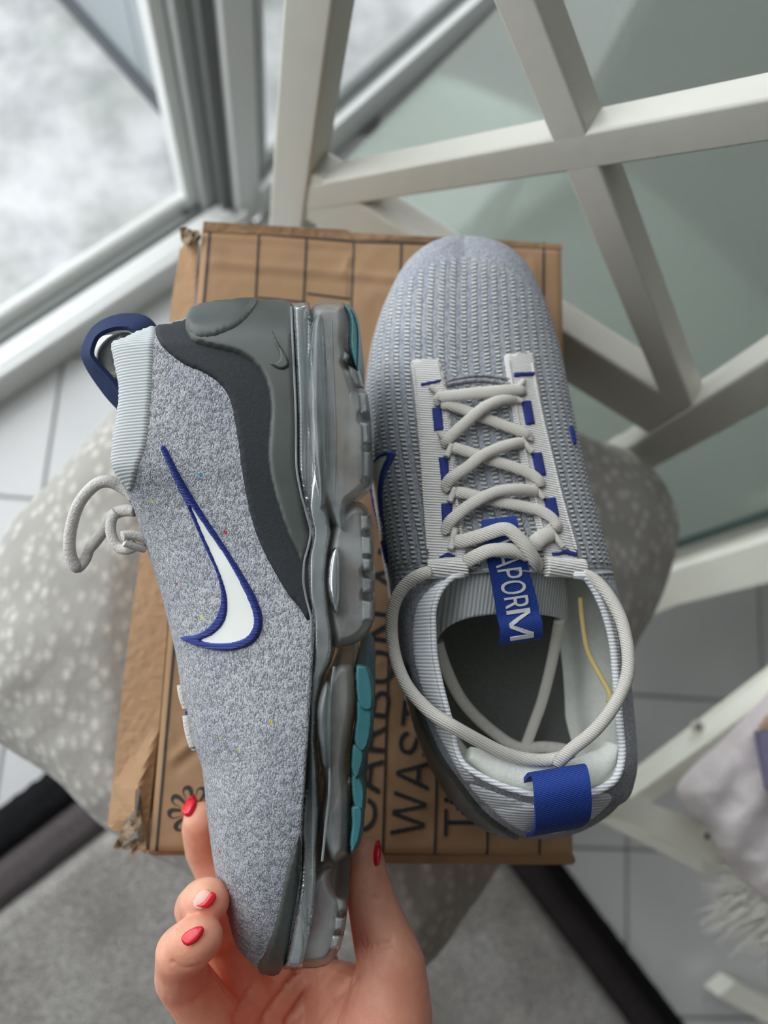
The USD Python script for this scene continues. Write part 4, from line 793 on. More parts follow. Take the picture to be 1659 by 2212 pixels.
# rows of the picture: y, left edge, right edge, top (left x, right x), its height
rows = [(512, 999, 1002, 1000, 1000, .655), (516, 970, 1032, 1000, 1000, .658), (525, 940, 1060, 1001, 1001, .663), (545, 905, 1098, 1003, 1003, .670), (580, 870, 1132, 1003, 1003, .677), (630, 842, 1159, 1002, 1002, .682), (700, 814, 1184, 1002, 1002, .687),
        (780, 796, 1207, 1004, 1004, .691), (860, 790, 1222, 1012, 1012, .696), (950, 796, 1240, 1026, 1026, .701), (1040, 807, 1260, 1045, 1045, .706), (1120, 822, 1280, 1064, 1064, .711), (1200, 836, 1300, 1085, 1085, .716), (1232, 844, 1310, 1090, 1092, .717),
        (1244, 847, 1314, 985, 1262, .717), (1262, 850, 1319, 962, 1277, .716), (1290, 854, 1327, 945, 1293, .715), (1330, 860, 1337, 936, 1309, .713), (1400, 870, 1347, 938, 1325, .711), (1470, 882, 1354, 950, 1331, .710), (1530, 894, 1357, 965, 1336, .710), (1580, 904, 1358, 978, 1340, .711),
        (1620, 918, 1357, 987, 1344, .712), (1650, 930, 1354, 1002, 1341, .714), (1680, 948, 1346, 1046, 1330, .716), (1700, 961, 1338, 1092, 1306, .717), (1716, 972, 1324, 1150, 1268, .717), (1726, 981, 1312, 1202, 1204, .716), (1750, 1003, 1288, 1198, 1198, .706), (1775, 1032, 1262, 1185, 1185, .690), (1795, 1068, 1238, 1170, 1170, .672), (1806, 1100, 1215, 1160, 1160, .660), (1812, 1140, 1180, 1160, 1160, .653)]
rr = np.array(rows, float); fy = [PchipInterpolator(rr[:, 0], rr[:, k]) for k in range(1, 6)]
ys = np.sort(np.r_[512 + (1812 - 512) * (1 - np.cos(np.linspace(0, np.pi, 260))) / 2, np.linspace(1236, 1300, 25), np.linspace(1690, 1740, 18)])
zsf = PchipInterpolator([512, 700, 900, 1150, 1300, 1450, 1600, 1700, 1812], [ZS, ZS + .002, ZS + .011, ZS + .022, ZS + .031, ZS + .032, ZS + .020, ZS + .008, ZS])
aa = np.r_[np.linspace(-.16, 0, 6)[:-1], np.linspace(0, 1, 50)]
opn = PchipInterpolator([512, 1225, 1250, 1680, 1740, 1812], [0, 0, 1, 1, .45, .3])
def half(left):
    P = np.zeros((len(ys), len(aa), 3)); U = np.zeros((len(ys), len(aa)))
    for i, y in enumerate(ys):
        xl, xr, tl, tr, zt = (float(f_(y)) for f_ in fy); o = float(opn(y))
        zq = float(zsf(y)); S = at(xl if left else xr, y, zq); T = at(tl if left else tr, y, zt); Md = (at(xl, y, zq) + at(xr, y, zq)) / 2
        a = np.clip(aa, 0, 1); k1 = 1 - np.cos(a * np.pi / 2) ** .92; k1b = a ** 1.7; kh = k1 * (1 - o) + k1b * o
        zz = np.sin(a * np.pi / 2) ** .92 * (1 - o) + (a ** .85) * o
        p = S + (T - S) * kh[:, None]; p[:, 2] = S[2] + (T[2] - S[2]) * zz
        lo = aa < 0; t = -aa[lo] / .16
        p[lo] = S + (Md - S) * (.10 * t ** 2)[:, None]; p[lo, 2] = zq - (zq - (ZB + .030)) * t
        P[i] = p; U[i] = np.r_[0, np.cumsum(np.linalg.norm(np.diff(p, axis=0), axis=1))]
    return P, U
PL, UL = half(True); PR, UR = half(False)
Vm = np.r_[0, np.cumsum(np.linalg.norm(np.diff((PL[:, 5] + PR[:, 5]) / 2, axis=0), axis=1))]
sr = thing("sneaker", "grey knit sneaker standing on the box lid, laced, seen from above with its opening", "sneaker", np.r_[np.mean(PL[:, 5], 0)[:2] * .5 + np.mean(PR[:, 5], 0)[:2] * .5, ZB])
upper = []; closed_ = np.linalg.norm(PL[:, -1] - PR[:, -1], axis=1) < .004; nrm_ = []
for P, U in ((PL, UL), (PR, UR)):
    v, f = grid(P); n_ = np.array(trimesh.Trimesh(v, f, process=False).vertex_normals)
    if np.einsum("ij,ij->i", n_, C - v).mean() < 0: n_ = -n_
    nrm_.append(n_.reshape(P.shape))
avg = nrm_[0][:, -1] + nrm_[1][:, -1]; avg /= np.linalg.norm(avg, axis=1, keepdims=True)
for n_ in nrm_: n_[closed_, -1] = avg[closed_]
for P, U, lf in ((PL, UL, True), (PR, UR, False)):
    v, f = grid(P); m = trimesh.Trimesh(v, f, process=False)
    if np.einsum("ij,ij->i", np.array(m.vertex_normals), C - v).mean() < 0: f = f[:, ::-1]
    um = U[:, -1:] - U; sgn = -1 if lf else 1
    uv = np.stack([sgn * um, np.broadcast_to(Vm[:, None], U.shape)], -1).reshape(-1, 2)
    pxy = proj(v)
    # smooth toe cap and sides; mesh columns within an arch
    arch = 552 + ((pxy[:, 0] - 1000) / 150.0) ** 2 * 70
    amt = np.clip((pxy[:, 1] - arch) / 18, 0, 1) * np.clip((1265 - pxy[:, 1]) / 30, 0, 1) * np.clip((v[:, 2] - (ZS + .002)) / .008, 0, 1)
    p_ = obj("upper_panel", (v, f), W_["mesh"], sr, smooth=True, uv=uv)
    UsdGeom.Mesh(stage.GetPrimAtPath(p_)).GetNormalsAttr().Set(Vt.Vec3fArray.FromNumpy(nrm_[0 if lf else 1].reshape(-1, 3).astype(np.float32)))
    UsdGeom.PrimvarsAPI(stage.GetPrimAtPath(p_)).CreatePrimvar("mesh_amount", Sdf.ValueTypeNames.FloatArray, "vertex").Set(Vt.FloatArray.FromNumpy(amt.astype(np.float32)))
    upper.append((v, f))
vu, fu = cat_(*upper); S2 = Surf(vu, fu)
# lining: walls and bed inside the opening
yi = np.linspace(1150, 1724, 110); Pl = []; bed = []
for y in yi:
    xl, xr, tl, tr, zt = (float(f_(max(y, 1244))) for f_ in fy)
    yy = y
    rise = np.clip((y - 1640) / 84, 0, 1) ** 1.5
    zf_ = ZB + .040 + rise * (zt - ZB - .046)
    a, b = at(tl + 2, yy, zt), at(tr - 2, yy, zt); tw2 = float(np.clip((y - 1560) / 80, 0, 1)); wl, wr = at((xl + 34) * (1 - tw2) + (tl + 5) * tw2, yy, ZB + .075), at((xr - 34) * (1 - tw2) + (tr - 5) * tw2, yy, ZB + .075)
    k = 1 - rise; wl = a * (1 - k) + wl * k; wr = b * (1 - k) + wr * k; fl_, fr2 = wl * .85 + wr * .15, wl * .12 + wr * .88; fl_[2] = fr2[2] = zf_
    if y < 1244: a[2] = b[2] = zt - .012
    Pl.append([a, a * .5 + wl * .5 + [0, 0, .004 * (1 - rise) - .002 * rise], wl, wl * .6 + fl_ * .4 - [0, 0, .004], fl_, (fl_ + fr2) / 2, fr2, wr * .6 + fr2 * .4 - [0, 0, .004], wr, b * .5 + wr * .5 + [0, 0, .004 * (1 - rise) - .002 * rise], b])
    bed.append([fl_ + [0, 0, .0012], fl_ * .67 + fr2 * .33 + [0, 0, .0008], fl_ * .33 + fr2 * .67 + [0, 0, .0008], fr2 + [0, 0, .0012]])
Pl = np.array(Pl); Pf = np.stack([spline(r_, 40) for r_ in Pl]); v, f = grid(Pf)
obj("lining", (v, f), W_["lining"], sr, smooth=True)
bd_ = np.array(bed); k = yi < 1668; v, f = grid(bd_[k]); obj("insole", (v, f), W_["insole"], sr, smooth=True)
cap = np.array([p for p in Pf[0]]); obj("toe_lining", (np.vstack([cap, cap.mean(0)]), np.array([[i, i + 1, len(cap)] for i in range(len(cap) - 1)])), W_["insole"], sr)
obj("heel_pad", pillow(Polygon([(0, 0), (1, 0), (1, 1)]), .001, 1, 1) if False else tube(spline([at(x, y, z) for x, y, z in ((1012, 1628, .706), (1064, 1650, .706), (1124, 1670, .705), (1190, 1680, .705), (1256, 1668, .705), (1302, 1644, .706), (1322, 1606, .706))], 50), np.r_[np.linspace(.003, .0062, 10), np.full(30, .0062), np.linspace(.0062, .003, 10)], .005, up=(0, 0, 1), ns=14)[:2], W_["lining"], sr, smooth=True)
# binding cord along the rim, foam edge and collar bands
rimL = [PL[i, -1] for i, y in enumerate(ys) if 1240 <= y <= 1724]; rimR = [PR[i, -1] for i, y in enumerate(ys) if 1240 <= y <= 1724]
obj("collar_binding", cat_(tube(np.array(rimL), .0013, ns=8)[:2], tube(np.array(rimR), .0017, ns=8)[:2]), W_["ribR"], sr, smooth=True)
S2b = S2
obj("collar_band", overlay(S2b, poly_s([(990, 1242), (940, 1262), (905, 1300), (892, 1350), (893, 1410), (905, 1470), (922, 1530), (948, 1590), (975, 1640), (1000, 1684), (1030, 1690), (1004, 1656), (988, 1622), (978, 1580), (965, 1530), (950, 1470), (938, 1400), (936, 1335), (946, 1290), (965, 1262)]), .0008, 6, -.001, 5), W_["ribR"], sr, smooth=50)
obj("collar_band", overlay(S2b, poly_s([(1262, 1246), (1290, 1262), (1320, 1310), (1336, 1380), (1342, 1460), (1346, 1560), (1350, 1640), (1342, 1650), (1338, 1560), (1330, 1460), (1322, 1390), (1308, 1330), (1288, 1285)]), .0008, 5, -.001, 3), W_["ribR"], sr, smooth=50)
obj("collar_band", overlay(S2b, poly_s([(1010, 1694), (1050, 1704), (1100, 1722), (1160, 1738), (1240, 1735), (1300, 1712), (1322, 1728), (1270, 1775), (1200, 1800), (1130, 1795), (1070, 1755)]), .0008, 6, -.001, 5), W_["ribR"], sr, smooth=50)
obj("foam_edge", tube(spline([at(x, y, z) for x, y, z in ((1254, 1290, .700), (1258, 1340, .698), (1268, 1400, .696), (1286, 1440, .697), (1306, 1476, .700), (1318, 1500, .703), (1314, 1516, .702))], 50), .0012, ns=8)[:2], W_["yellow"], sr, smooth=True)
# charcoal heel counter, low on the left
obj("heel_counter", overlay(S2b, Polygon(smooth_poly([(868, 1420), (884, 1520), (908, 1600), (944, 1682), (984, 1742), (1034, 1782), (1090, 1808), (1126, 1808), (1100, 1792), (1050, 1755), (1000, 1694), (955, 1630), (925, 1565), (900, 1500), (884, 1440)])).buffer(0), .0016, 5, -.001, 5), W_["clip"], sr, smooth=50)
# tongue and its ribbed top
Tn = poly_s([(985, 1236), (1040, 1205), (1120, 1200), (1180, 1212), (1216, 1238), (1226, 1290), (1224, 1344), (1200, 1332), (1150, 1326), (1080, 1326), (1010, 1336), (966, 1356), (936, 1388), (936, 1335), (946, 1290), (964, 1260)])
P, T, lp = tri_poly(Tn, 6.0); edge_d = shapely.distance(Tn.boundary, shapely.points(P))
zz = .714 - .011 * np.clip((P[:, 1] - 1245) / 100, 0, 1) - .018 * (np.abs(P[:, 0] - 1085) / 140) ** 2.4 + .001 * np.sin(P[:, 0] / 30)
Wt = np.array([at(x, y, z) for (x, y), z in zip(P, zz)]); n = len(P); T = T if np.cross(Wt[T[0, 1]] - Wt[T[0, 0]], Wt[T[0, 2]] - Wt[T[0, 0]])[2] > 0 else T[:, ::-1]
Fs = [T, T[:, ::-1] + n]
for L in lp: a = L; b = np.roll(L, -1); Fs += [np.stack([a, a + n, b + n], 1), np.stack([a, b + n, b], 1)]
tongue = obj("tongue", (np.vstack([Wt, Wt - [0, 0, .0028]]), np.vstack(Fs)), W_["ribT"], sr, smooth=50)
def S3(xy, off=0.0):
    """Vamp, or the tongue where that lies on top."""
    xy = np.atleast_2d(np.asarray(xy, float)); off = np.broadcast_to(off, len(xy)); P_, n_ = S2(xy, off)
    inside = shapely.contains_xy(Tn, xy[:, 0], xy[:, 1]) | (xy[:, 1] > 1236)
    for i in np.nonzero(inside)[0]:
        x, y = xy[i]; z = .714 - .011 * np.clip((y - 1245) / 100, 0, 1) - .018 * (abs(x - 1085) / 140) ** 2.4
        P_[i] = at(x, y, z + off[i]); n_[i] = [0, 0, 1]
    return P_, n_
# darker sunken throat knit between the straps and the hem across the vamp
obj("throat_hem", cat_(tube(S2(spline([(966, 834), (1000, 826), (1040, 823), (1075, 827), (1100, 834)], 40), .0006)[0], .0011, ns=8)[:2], tube(S2(spline([(962, 826), (1000, 816), (1040, 812), (1080, 816), (1100, 822)], 40), .0004)[0], .0009, ns=8)[:2]), W_["knit"], sr, smooth=True)
# the two webbing straps with their folded ends
sl_ = Polygon([(886, 778), (951, 774), (960, 810), (968, 850), (976, 910), (985, 990), (993, 1060), (1003, 1140), (1012, 1205), (1008, 1216), (930, 1236), (922, 1180), (917, 1110), (911, 1040), (905, 950), (897, 860)])
sr_ = Polygon([(1087, 766), (1153, 762), (1160, 810), (1172, 880), (1186, 950), (1204, 1030), (1222, 1110), (1240, 1180), (1256, 1232), (1178, 1220), (1172, 1190), (1156, 1130), (1140, 1060), (1122, 980), (1108, 900), (1097, 830)])
for g in (sl_, sr_): obj("eyestay_strap", overlay(S2, g, .0016, 6, -.001, 3), W_["web"], sr, smooth=40)
obj("strap_seam", cat_(*[tube(S2(spline(p_, 60), .0017)[0], .0007, ns=6)[:2] for p_ in ([(894, 800), (904, 900), (913, 1000), (920, 1090), (928, 1190)], [(1146, 790), (1164, 890), (1186, 985), (1212, 1090), (1240, 1190)], [(944, 790), (958, 860), (968, 940), (978, 1030), (990, 1110), (1000, 1190)], [(1096, 785), (1106, 850), (1120, 930), (1138, 1010), (1158, 1100), (1172, 1170)])]), W_["web"], sr, smooth=True)
for a, b in (((924, 1238), (1012, 1222)), ((1174, 1228), (1262, 1238))):
    pa, pb = S2([a], .002)[0][0], S2([b], .002)[0][0]; pa[2] = max(pa[2], .7135); pb[2] = max(pb[2], .7135)
    v, f, uvq = tube(np.linspace(0, 1, 20)[:, None] * (pb - pa) + pa, .0042, .0030, up=(0, 0, 1), ns=16); obj("strap_fold", (v, f), W_["web"], sr, smooth=True)
# blue satin bars
Z4 = lambda pts: [(900 + x / 4.0975, 740 + y / 4.0975) for x, y in pts]
for b_ in ([(35, 372), (228, 335), (234, 372), (36, 415)], [(127, 590), (226, 577), (247, 795), (150, 810)], [(186, 1025), (286, 1016), (300, 1240), (216, 1258)], [(213, 1432), (330, 1421), (322, 1570), (250, 1675), (228, 1668)], [(168, 1942), (200, 1900), (270, 1862), (300, 1860), (340, 1885), (386, 1888), (330, 1920), (270, 1912)],
           [(835, 276), (1036, 270), (1040, 320), (842, 332)], [(904, 528), (1000, 520), (1040, 745), (945, 758)], [(990, 988), (1094, 977), (1140, 1200), (1040, 1214)], [(1098, 1388), (1214, 1376), (1252, 1560), (1150, 1600)], [(1165, 1855), (1235, 1862), (1312, 1830), (1345, 1850), (1412, 1868), (1404, 1918), (1290, 1895), (1182, 1912)]):
    obj("eyelet_bar", overlay(S2, Polygon(Z4(b_)).buffer(0), .0026, 3, -.001, 5), W_["satin"], sr, smooth=50)
# blue swoosh on the inner side
tw_ = Polygon(smooth_poly([(856, 979), (846, 976), (832, 977), (818, 986), (806, 1000), (799, 1016), (800, 1040), (806, 1080), (814, 1120), (824, 1165), (833, 1205), (838, 1232), (840, 1226), (837, 1190), (831, 1150), (827, 1100), (827, 1058), (835, 1022), (848, 998)])).buffer(0)
ti_ = Polygon(smooth_poly([(838, 986), (826, 989), (814, 999), (806, 1014), (807, 1040), (812, 1080), (820, 1124), (828, 1166), (826, 1140), (821, 1100), (819, 1060), (824, 1024), (832, 1000)])).buffer(0)
obj("tick_inlay", overlay(S2, ti_.buffer(2), .0007, 4, -.001), W_["white"], sr, smooth=40)
obj("tick_outline", overlay(S2, tw_.difference(ti_), .0018, 3, -.001, 5), W_["satin"], sr, smooth=50)
obj("tick_outline", overlay(S2, poly_s([(1229, 920), (1236, 922), (1241, 940), (1243, 962), (1238, 960), (1232, 940)]), .0014, 3, -.001, 3), W_["satin"], sr, smooth=50)
# laces
def lace(pts, a=.0028, b=.0017, n=70, base=.0032, z4=True, mt="lace", name="lace"):
    q = [(900 + p[0] / 4.0975, 740 + p[1] / 4.0975, *p[2:]) for p in pts] if z4 else pts
    pp, nn = S3([p[:2] for p in q]); up_ = (C - pp) / np.linalg.norm(C - pp, axis=1, keepdims=True); pp = pp + up_ * np.array([[base + (p[2] if len(p) > 2 else 0)] for p in q])
    c = spline(pp, n); up = spline(nn, n); obj(name, tube(c, a, b, up=up, ns=14)[:2], W_[mt], sr, smooth=True)
lace([(208, 530, -.001), (204, 500, .001), (225, 484, .002), (400, 462, .004), (600, 442, .004), (800, 424, .003), (915, 420, .001), (925, 450, -.001)], .0031)
lace([(228, 548), (300, 556, .001), (460, 610, .001), (640, 684, .001), (800, 744, .001), (950, 800, .001), (985, 830, .0), (985, 870, -.001)])
lace([(262, 900, -.001), (275, 860, .001), (400, 740, .003), (560, 600, .006), (700, 525, .004), (800, 500, .002), (882, 508, -.001)], .0027, .0020)
lace([(322, 930), (400, 950, .001), (530, 995, .001), (650, 1040, .001), (820, 1090, .001), (1000, 1160, .001), (1080, 1220, .001), (1100, 1270, -.0005)])
lace([(285, 1300, -.001), (268, 1255, .001), (320, 1190, .003), (440, 1110, .004), (560, 1015, .006), (700, 945, .004), (820, 905, .003), (925, 885, 0)], .0027, .0020)
lace([(352, 1325), (430, 1335, .001), (530, 1360, .001), (680, 1400, .001), (850, 1432, .001), (1050, 1475, .001), (1180, 1540, .002), (1240, 1610, .002), (1235, 1660, -.0005)])
lace([(278, 1680, -.001), (270, 1630, .001), (320, 1560, .003), (440, 1460, .004), (570, 1380, .006), (700, 1325, .005), (850, 1300, .004), (1060, 1318, 0)], .0027, .0020)
lace([(352, 1758), (450, 1745, .002), (600, 1700, .004), (700, 1665, .007), (780, 1650, .008), (860, 1690, .008), (950, 1780, .007), (1030, 1900, .004), (1090, 1985, 0)], .0031, .0021)
lace([(445, 1940, 0), (520, 1895, .003), (620, 1850, .005), (740, 1832, .005), (860, 1838, .004), (980, 1885, .002)], .0030, .0020)
lace([(1195, 1690, 0), (1120, 1720, .002), (1060, 1765, .002), (1035, 1830, 0)], .0035, .0020)
for c_ in ([(118, 392), (160, 420), (205, 460)], [(198, 798), (240, 845)], [(312, 905), (262, 1015)], [(342, 1290), (290, 1412)], [(342, 1645), (300, 1835)], [(952, 335), (905, 392)], [(885, 498), (932, 522)], [(925, 850), (1025, 975)], [(1022, 1262), (1130, 1380)], [(1160, 1618), (1230, 1720), (1302, 1812)]):
    lace(c_, .0014, .0013, 16, .0042, mt="lace2", name="eyelet_cord")
# the long bow end looped round the collar
def zl(pts, a, b, mt="lace", n=110, name="lace"):
    c = spline([at(*p) for p in pts], n); obj(name, tube(c, a, b, up=(0, 0, 1), ns=14)[:2], W_[mt], sr, smooth=True)
zl([(930, 1236, .715), (905, 1243, .714), (874, 1266, .708), (853, 1302, .703), (846, 1350, .699), (852, 1410, .699), (872, 1468, .704), (905, 1514, .711), (950, 1552, .718), (1005, 1584, .718), (1060, 1614, .714), (1110, 1634, .711), (1160, 1642, .710), (1205, 1638, .711), (1232, 1624, .714)], .0027, .0024)
zl([(1258, 1240, .716), (1288, 1256, .717), (1318, 1292, .719), (1342, 1340, .721), (1354, 1390, .723), (1357, 1440, .724), (1346, 1486, .724), (1320, 1534, .723), (1286, 1576, .721), (1248, 1608, .719), (1222, 1630, .717), (1206, 1648, .713)], .0027, .0025)
zl([(1208, 1340, .690), (1196, 1410, .678), (1180, 1480, .668), (1162, 1540, .660), (1140, 1600, .655), (1126, 1630, .654)], .0027, .0020)
zl([(945, 1385, .675), (962, 1440, .668), (990, 1500, .660), (1030, 1550, .654), (1080, 1592, .652), (1126, 1616, .654), (1180, 1614, .656), (1222, 1620, .660)], .0028, .0022, "lace2")
# tongue tab with woven word
tab = [(1078, 1120, .7175), (1082, 1150, .719), (1092, 1200, .7185), (1106, 1260, .7145), (1118, 1320, .711), (1125, 1350, .712), (1126, 1376, .709), (1124, 1384, .703)]
tp_ = spline([at(*p) for p in tab], 60); tp_[:, 2] += .0002; sdv = at(1175, 1315, .71) - at(1075, 1330, .71)
v, f = ribbon([at(*p) for p in tab], sdv, np.interp(np.linspace(0, 1, 60), [0, .3, .6, 1], [.0155, .0165, .0185, .0190]), .0012, 60)
obj("tongue_tab", (v, f), W_["blue"], sr, smooth=40, label="blue woven tab with white lettering")
# lettering follows the tab downwards
Lc = np.r_[0, np.cumsum(np.linalg.norm(np.diff(tp_, axis=0), axis=1))]; sdn = sdv / np.linalg.norm(sdv)
W_["thread"] = mat("white_thread", (0.62, 0.62, 0.62), .8, .2, bump=(1500, .5, .0004))
def on_tab(txt, s0, s1):
    wm = meshkit.text_mesh(txt, .0104, .0005, bold=False); vv = np.array(wm.vertices); vv[:, 0] -= vv[:, 0].min(); vv[:, 0] *= (s1 - s0) / vv[:, 0].max()
    s_ = vv[:, 0] + s0; cpt = np.stack([np.interp(s_, Lc, tp_[:, k]) for k in range(3)], 1); tg = np.gradient(tp_, axis=0); tg /= np.linalg.norm(tg, axis=1, keepdims=True); tgi = np.stack([np.interp(s_, Lc, tg[:, k]) for k in range(3)], 1)
    nrm = np.cross(tgi, sdn); nrm *= np.sign(nrm[:, 2:3]); nrm /= np.linalg.norm(nrm, axis=1, keepdims=True)
    Wv = cpt + sdn * (vv[:, 1:2] - .0052) + nrm * (np.where(vv[:, 2:3] > .0002, .0010, .0004))
    mm = trimesh.Trimesh(Wv, wm.faces, process=False); mm.fix_normals(); return mm
sy_ = lambda y: float(np.interp(y, proj(tp_)[:, 1], Lc))
obj("woven_word", cat_(on_tab("VAPOR", sy_(1164), sy_(1311)), on_tab("M", sy_(1316), sy_(1377))), W_["thread"], sr)
# heel tab
ht = [(1176, 1700, .700), (1192, 1672, .712), (1206, 1664, .721), (1213, 1690, .727), (1216, 1730, .727), (1216, 1765, .722), (1210, 1784, .712), (1200, 1792, .696), (1190, 1796, .680)]
obj("heel_tab", ribbon([at(*p) for p in ht], at(1270, 1720, .71) - at(1150, 1740, .71), .0230, .0016, 60), W_["blue"], sr, smooth=40, label="blue twill pull tab at the heel")
# sole: dark carrier and clear air unit
out_px = [(float(fy[0](y)), y) for y in np.linspace(513, 1810, 60)] + [(float(fy[1](y)), y) for y in np.linspace(1810, 513, 60)]
so = Polygon([at(x, y, float(zsf(y)))[:2] for x, y in out_px]).buffer(0)
def slab(poly, z0, z1, r):
    P, T, loops = tri_poly(poly, .005); dist = shapely.distance(poly.boundary, shapely.points(P)); k = np.clip(dist / r, 0, 1); w = (z1 - z0) / 2 * np.sqrt(1 - (1 - k) ** 2); zc_ = (z0 + z1) / 2; n = len(P)
    idx = np.arange(n) + n; bdq = np.concatenate(loops); idx[bdq] = bdq
    m = trimesh.Trimesh(np.vstack([np.c_[P, zc_ + w], np.c_[P, zc_ - w]]), np.vstack([T, idx[T][:, ::-1]]), process=False); m.remove_unreferenced_vertices(); m.fix_normals(); return m
obj("midsole_carrier", slab(so.buffer(-.007), ZB + .022, ZB + .040, .006), W_["clip"], sr, smooth=50)
axis = (at(1000, 512, ZB)[:2], at(1165, 1812, ZB)[:2]); ax = axis[1] - axis[0]
def part_of(t0, t1):
    n2 = np.array([-ax[1], ax[0]]) / np.linalg.norm(ax); c = [axis[0] + ax * t for t in (t0, t1)]
    return Polygon([c[0] + n2 * .2, c[0] - n2 * .2, c[1] - n2 * .2, c[1] + n2 * .2])
for t0, t1 in ((0.0, .15), (.17, .42), (.45, .66), (.70, .99)):
    g = so.buffer(-.008).intersection(part_of(t0, t1)).buffer(-.004).buffer(.004)
    g = max(getattr(g, "geoms", [g]), key=lambda k_: k_.area)
    if g.buffer(-.006).is_empty or g.buffer(-.006).geom_type != "Polygon": continue
    obj("air_pod", slab(g, ZB + .003, ZB + .029, .010), W_["clear"], sr, smooth=60)
    obj("outsole_pad", slab(g.buffer(-.006), ZB + .0, ZB + .006, .003), W_["teal"], sr, smooth=60)

# ================================================================== the hand
W_["skin"] = usdkit.material(stage, LK + "skin", {
    "tc": ("texture_coordinate", {}), "n": ("noise_texture", {"scale": 55.0, "detail": 4.0}), "r": ("rgb_ramp", {"ramp": [(0.35, (0.57, 0.245, 0.165)), (0.65, (0.70, 0.345, 0.24))]}),
    "v": ("voronoi_texture", {"scale": 900.0}), "n2": ("noise_texture", {"scale": 420.0, "detail": 3.0}), "b": ("bump", {"strength": .28, "distance": .0008}),
    "p": ("principled_bsdf", {"roughness": .48, "specular_ior_level": .4, "subsurface_weight": .35, "subsurface_scale": .006, "subsurface_radius": (1.0, .35, .2)})},
    [("tc.object", "n.vector"), ("n.fac", "r.fac"), ("r.color", "p.base_color"), ("tc.object", "n2.vector"), ("n2.fac", "b.height"), ("b.normal", "p.normal")], surface="p.BSDF")
W_["nail"] = mat("red_nail_polish", (0.62, 0.012, 0.03), .16, .6)
W_["bare"] = mat("bare_nail", (0.72, 0.42, 0.35), .3, .5)
hd = thing("person", "right hand with chipped red nail polish gripping the toe of the held sneaker", "hand", pt(650, 2200, .34))
def bone(a, b):
    (p, r), (q, s) = a, b
    return m3.Manifold.batch_hull([m3.Manifold.sphere(r, 24).translate(list(map(float, p))), m3.Manifold.sphere(s, 24).translate(list(map(float, q)))])
def J(x, y, dp, r): return (pt(x, y, dp - .007), r)
wrist = [J(600, 2520, .37, .022), J(800, 2520, .365, .023)]
mcp = {"pinky": J(462, 2205, .352, .0125), "ring": J(540, 2165, .372, .0125), "middle": J(612, 2140, .386, .0125), "index": J(690, 2120, .392, .0125)}
base = {"pinky": J(560, 2420, .372, .016), "ring": J(620, 2420, .380, .015), "middle": J(690, 2420, .380, .015), "index": J(750, 2420, .376, .016)}
th_ = [J(770, 2400, .352, .021), J(838, 2190, .340, .0195), J(846, 2090, .342, .0150), J(806, 1960, .352, .0112), J(789, 1880, .357, .0098), J(786, 1850, .358, .0086)]
fing = {"pinky": [mcp["pinky"], J(392, 2110, .336, .0112), J(392, 2056, .316, .0102), J(424, 2030, .306, .0095), J(432, 2024, .3045, .0088)],
        "ring": [mcp["ring"], J(468, 2010, .366, .0112), J(428, 1962, .338, .0100), J(440, 1948, .318, .0092), J(448, 1946, .314, .0088)],
        "middle": [mcp["middle"], J(500, 1950, .392, .0110), J(446, 1836, .385, .0102), J(436, 1790, .378, .0095), J(434, 1772, .374, .0084)],
        "index": [mcp["index"], J(640, 1960, .398, .0105), J(590, 1900, .394, .0095), J(560, 1880, .390, .0085)]}
fore = [J(560, 3000, .40, .032), J(860, 3000, .395, .032)]
bones = [bone(wrist[0], wrist[1]), m3.Manifold.batch_hull([m3.Manifold.sphere(r, 20).translate(list(map(float, p))) for p, r in wrist + fore])]
for k in base: bones += [bone(base[k], mcp[k]), bone(wrist[0] if k in ("pinky", "ring") else wrist[1], base[k])]
ks = list(base)
for a, b in zip(ks[:-1], ks[1:]):
    sp = [m3.Manifold.sphere(r * .92, 20).translate(list(map(float, p))) for p, r in (base[a], base[b], mcp[a], mcp[b])]; bones.append(m3.Manifold.batch_hull(sp))
for a, b in zip(th_[:-1], th_[1:]): bones.append(bone(a, b))
bones.append(m3.Manifold.batch_hull([m3.Manifold.sphere(r, 20).translate(list(map(float, p))) for p, r in ((base["index"][0], .016), (mcp["index"][0], .011), (th_[0][0], .019), (th_[1][0], .0165))]))
bones.append(m3.Manifold.batch_hull([m3.Manifold.sphere(r, 20).translate(list(map(float, p))) for p, r in ((base["pinky"][0] - FW * .008, .016), (pt(500, 2300, .344), .014), (wrist[0][0], .02))]))
for k in fing:
    for a, b in zip(fing[k][:-1], fing[k][1:]): bones.append(bone(a, b))
hand = m3.Manifold.batch_boolean(bones, m3.OpType.Add).refine_to_length(.0018)
v, f, _ = meshkit.arrays(hand); hm = trimesh.Trimesh(v, f, process=True)
trimesh.smoothing.filter_taubin(hm, .5, .52, 44)
v = np.array(hm.vertices); nn = np.array(hm.vertex_normals); pq = proj(v)
def crs(pts, depth, wd):
    ls = LineString(smooth_poly(pts, closed=False)); dd_ = shapely.distance(ls, shapely.points(pq[:, :2])); return -2.6 * depth * np.exp(-(dd_ / wd) ** 2)
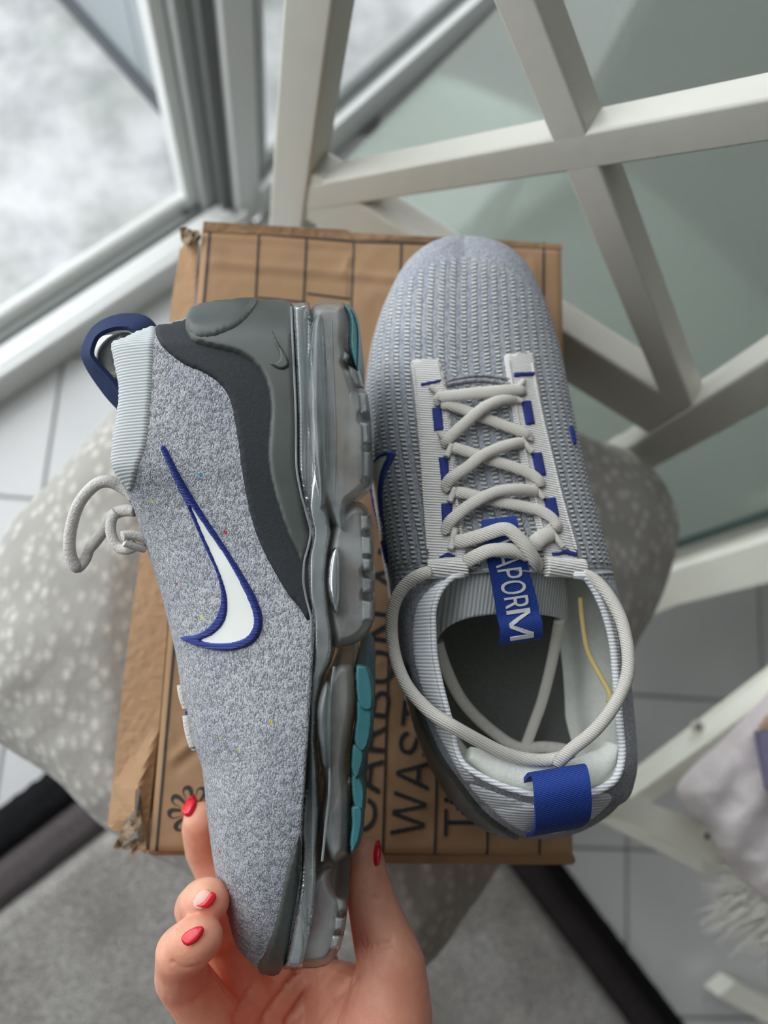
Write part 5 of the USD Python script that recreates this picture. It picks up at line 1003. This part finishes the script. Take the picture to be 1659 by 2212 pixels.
facing = np.clip(np.einsum("ij,ij->i", nn, (C - v) / np.linalg.norm(C - v, axis=1, keepdims=True)), 0, 1)
dsp = crs([(700, 2095), (655, 2150), (610, 2215)], .0010, 4) + crs([(548, 2128), (520, 2160), (505, 2215)], .0010, 5) + crs([(770, 2110), (740, 2140), (700, 2190), (670, 2240)], .0016, 5) + crs([(640, 2100), (600, 2150), (560, 2215)], .0014, 5) + crs([(690, 2120), (640, 2180), (600, 2240)], .0010, 4)
dsp += crs([(772, 2040), (810, 2044), (852, 2034)], .0009, 4) + crs([(372, 2078), (400, 2094), (440, 2084)], .0010, 4) + crs([(800, 1945), (830, 1940)], .0006, 4) + crs([(720, 2100), (690, 2150), (660, 2205)], .0008, 4)
hm.vertices = v + nn * (dsp * facing)[:, None]
obj("palm_and_fingers", hm, W_["skin"], hd, smooth=True)
Sh = Surf(np.array(hm.vertices), hm.faces, pick=lambda v: np.linalg.norm(v - C, axis=1) < .60, cell=26.0, tol=.011)
def nail(c, ang, L, Wd, polish, name="nail", bare=None):
    ca, sa = math.cos(math.radians(ang)), math.sin(math.radians(ang))
    def shp(pts): return Polygon(smooth_poly([(c[0] + (x * L * ca - y * Wd * sa), c[1] + (x * L * sa + y * Wd * ca)) for x, y in pts])).buffer(0)
    full = [(-1, 0), (-.8, -.75), (-.2, -1), (.5, -.85), (1.0, -.45), (1.15, 0), (1.0, .45), (.5, .85), (-.2, 1), (-.8, .75)]
    if bare: obj("nail", overlay(Sh, shp(full), .0017, 3, -.003, 8), W_["bare"], hd, smooth=60, label="grown-out nail with chipped polish")
    if polish: obj("nail_polish" if bare else "nail", overlay(Sh, shp(bare or full), .0023, 3, -.003, 7), W_["nail"], hd, smooth=60)
nail((418, 2022), -38, 24, 15, True)
nail((441, 1944), 140, 23, 19, True, bare=[(-1.0, -.7), (-.4, -1), (.3, -.9), (.75, -.2), (.8, .25), (.2, .0), (-.3, .1), (-.85, .25), (-1.1, -.1)])
nail((412, 1745), -62, 22, 12, True)
nail((813, 1846), -88, 26, 7, True)
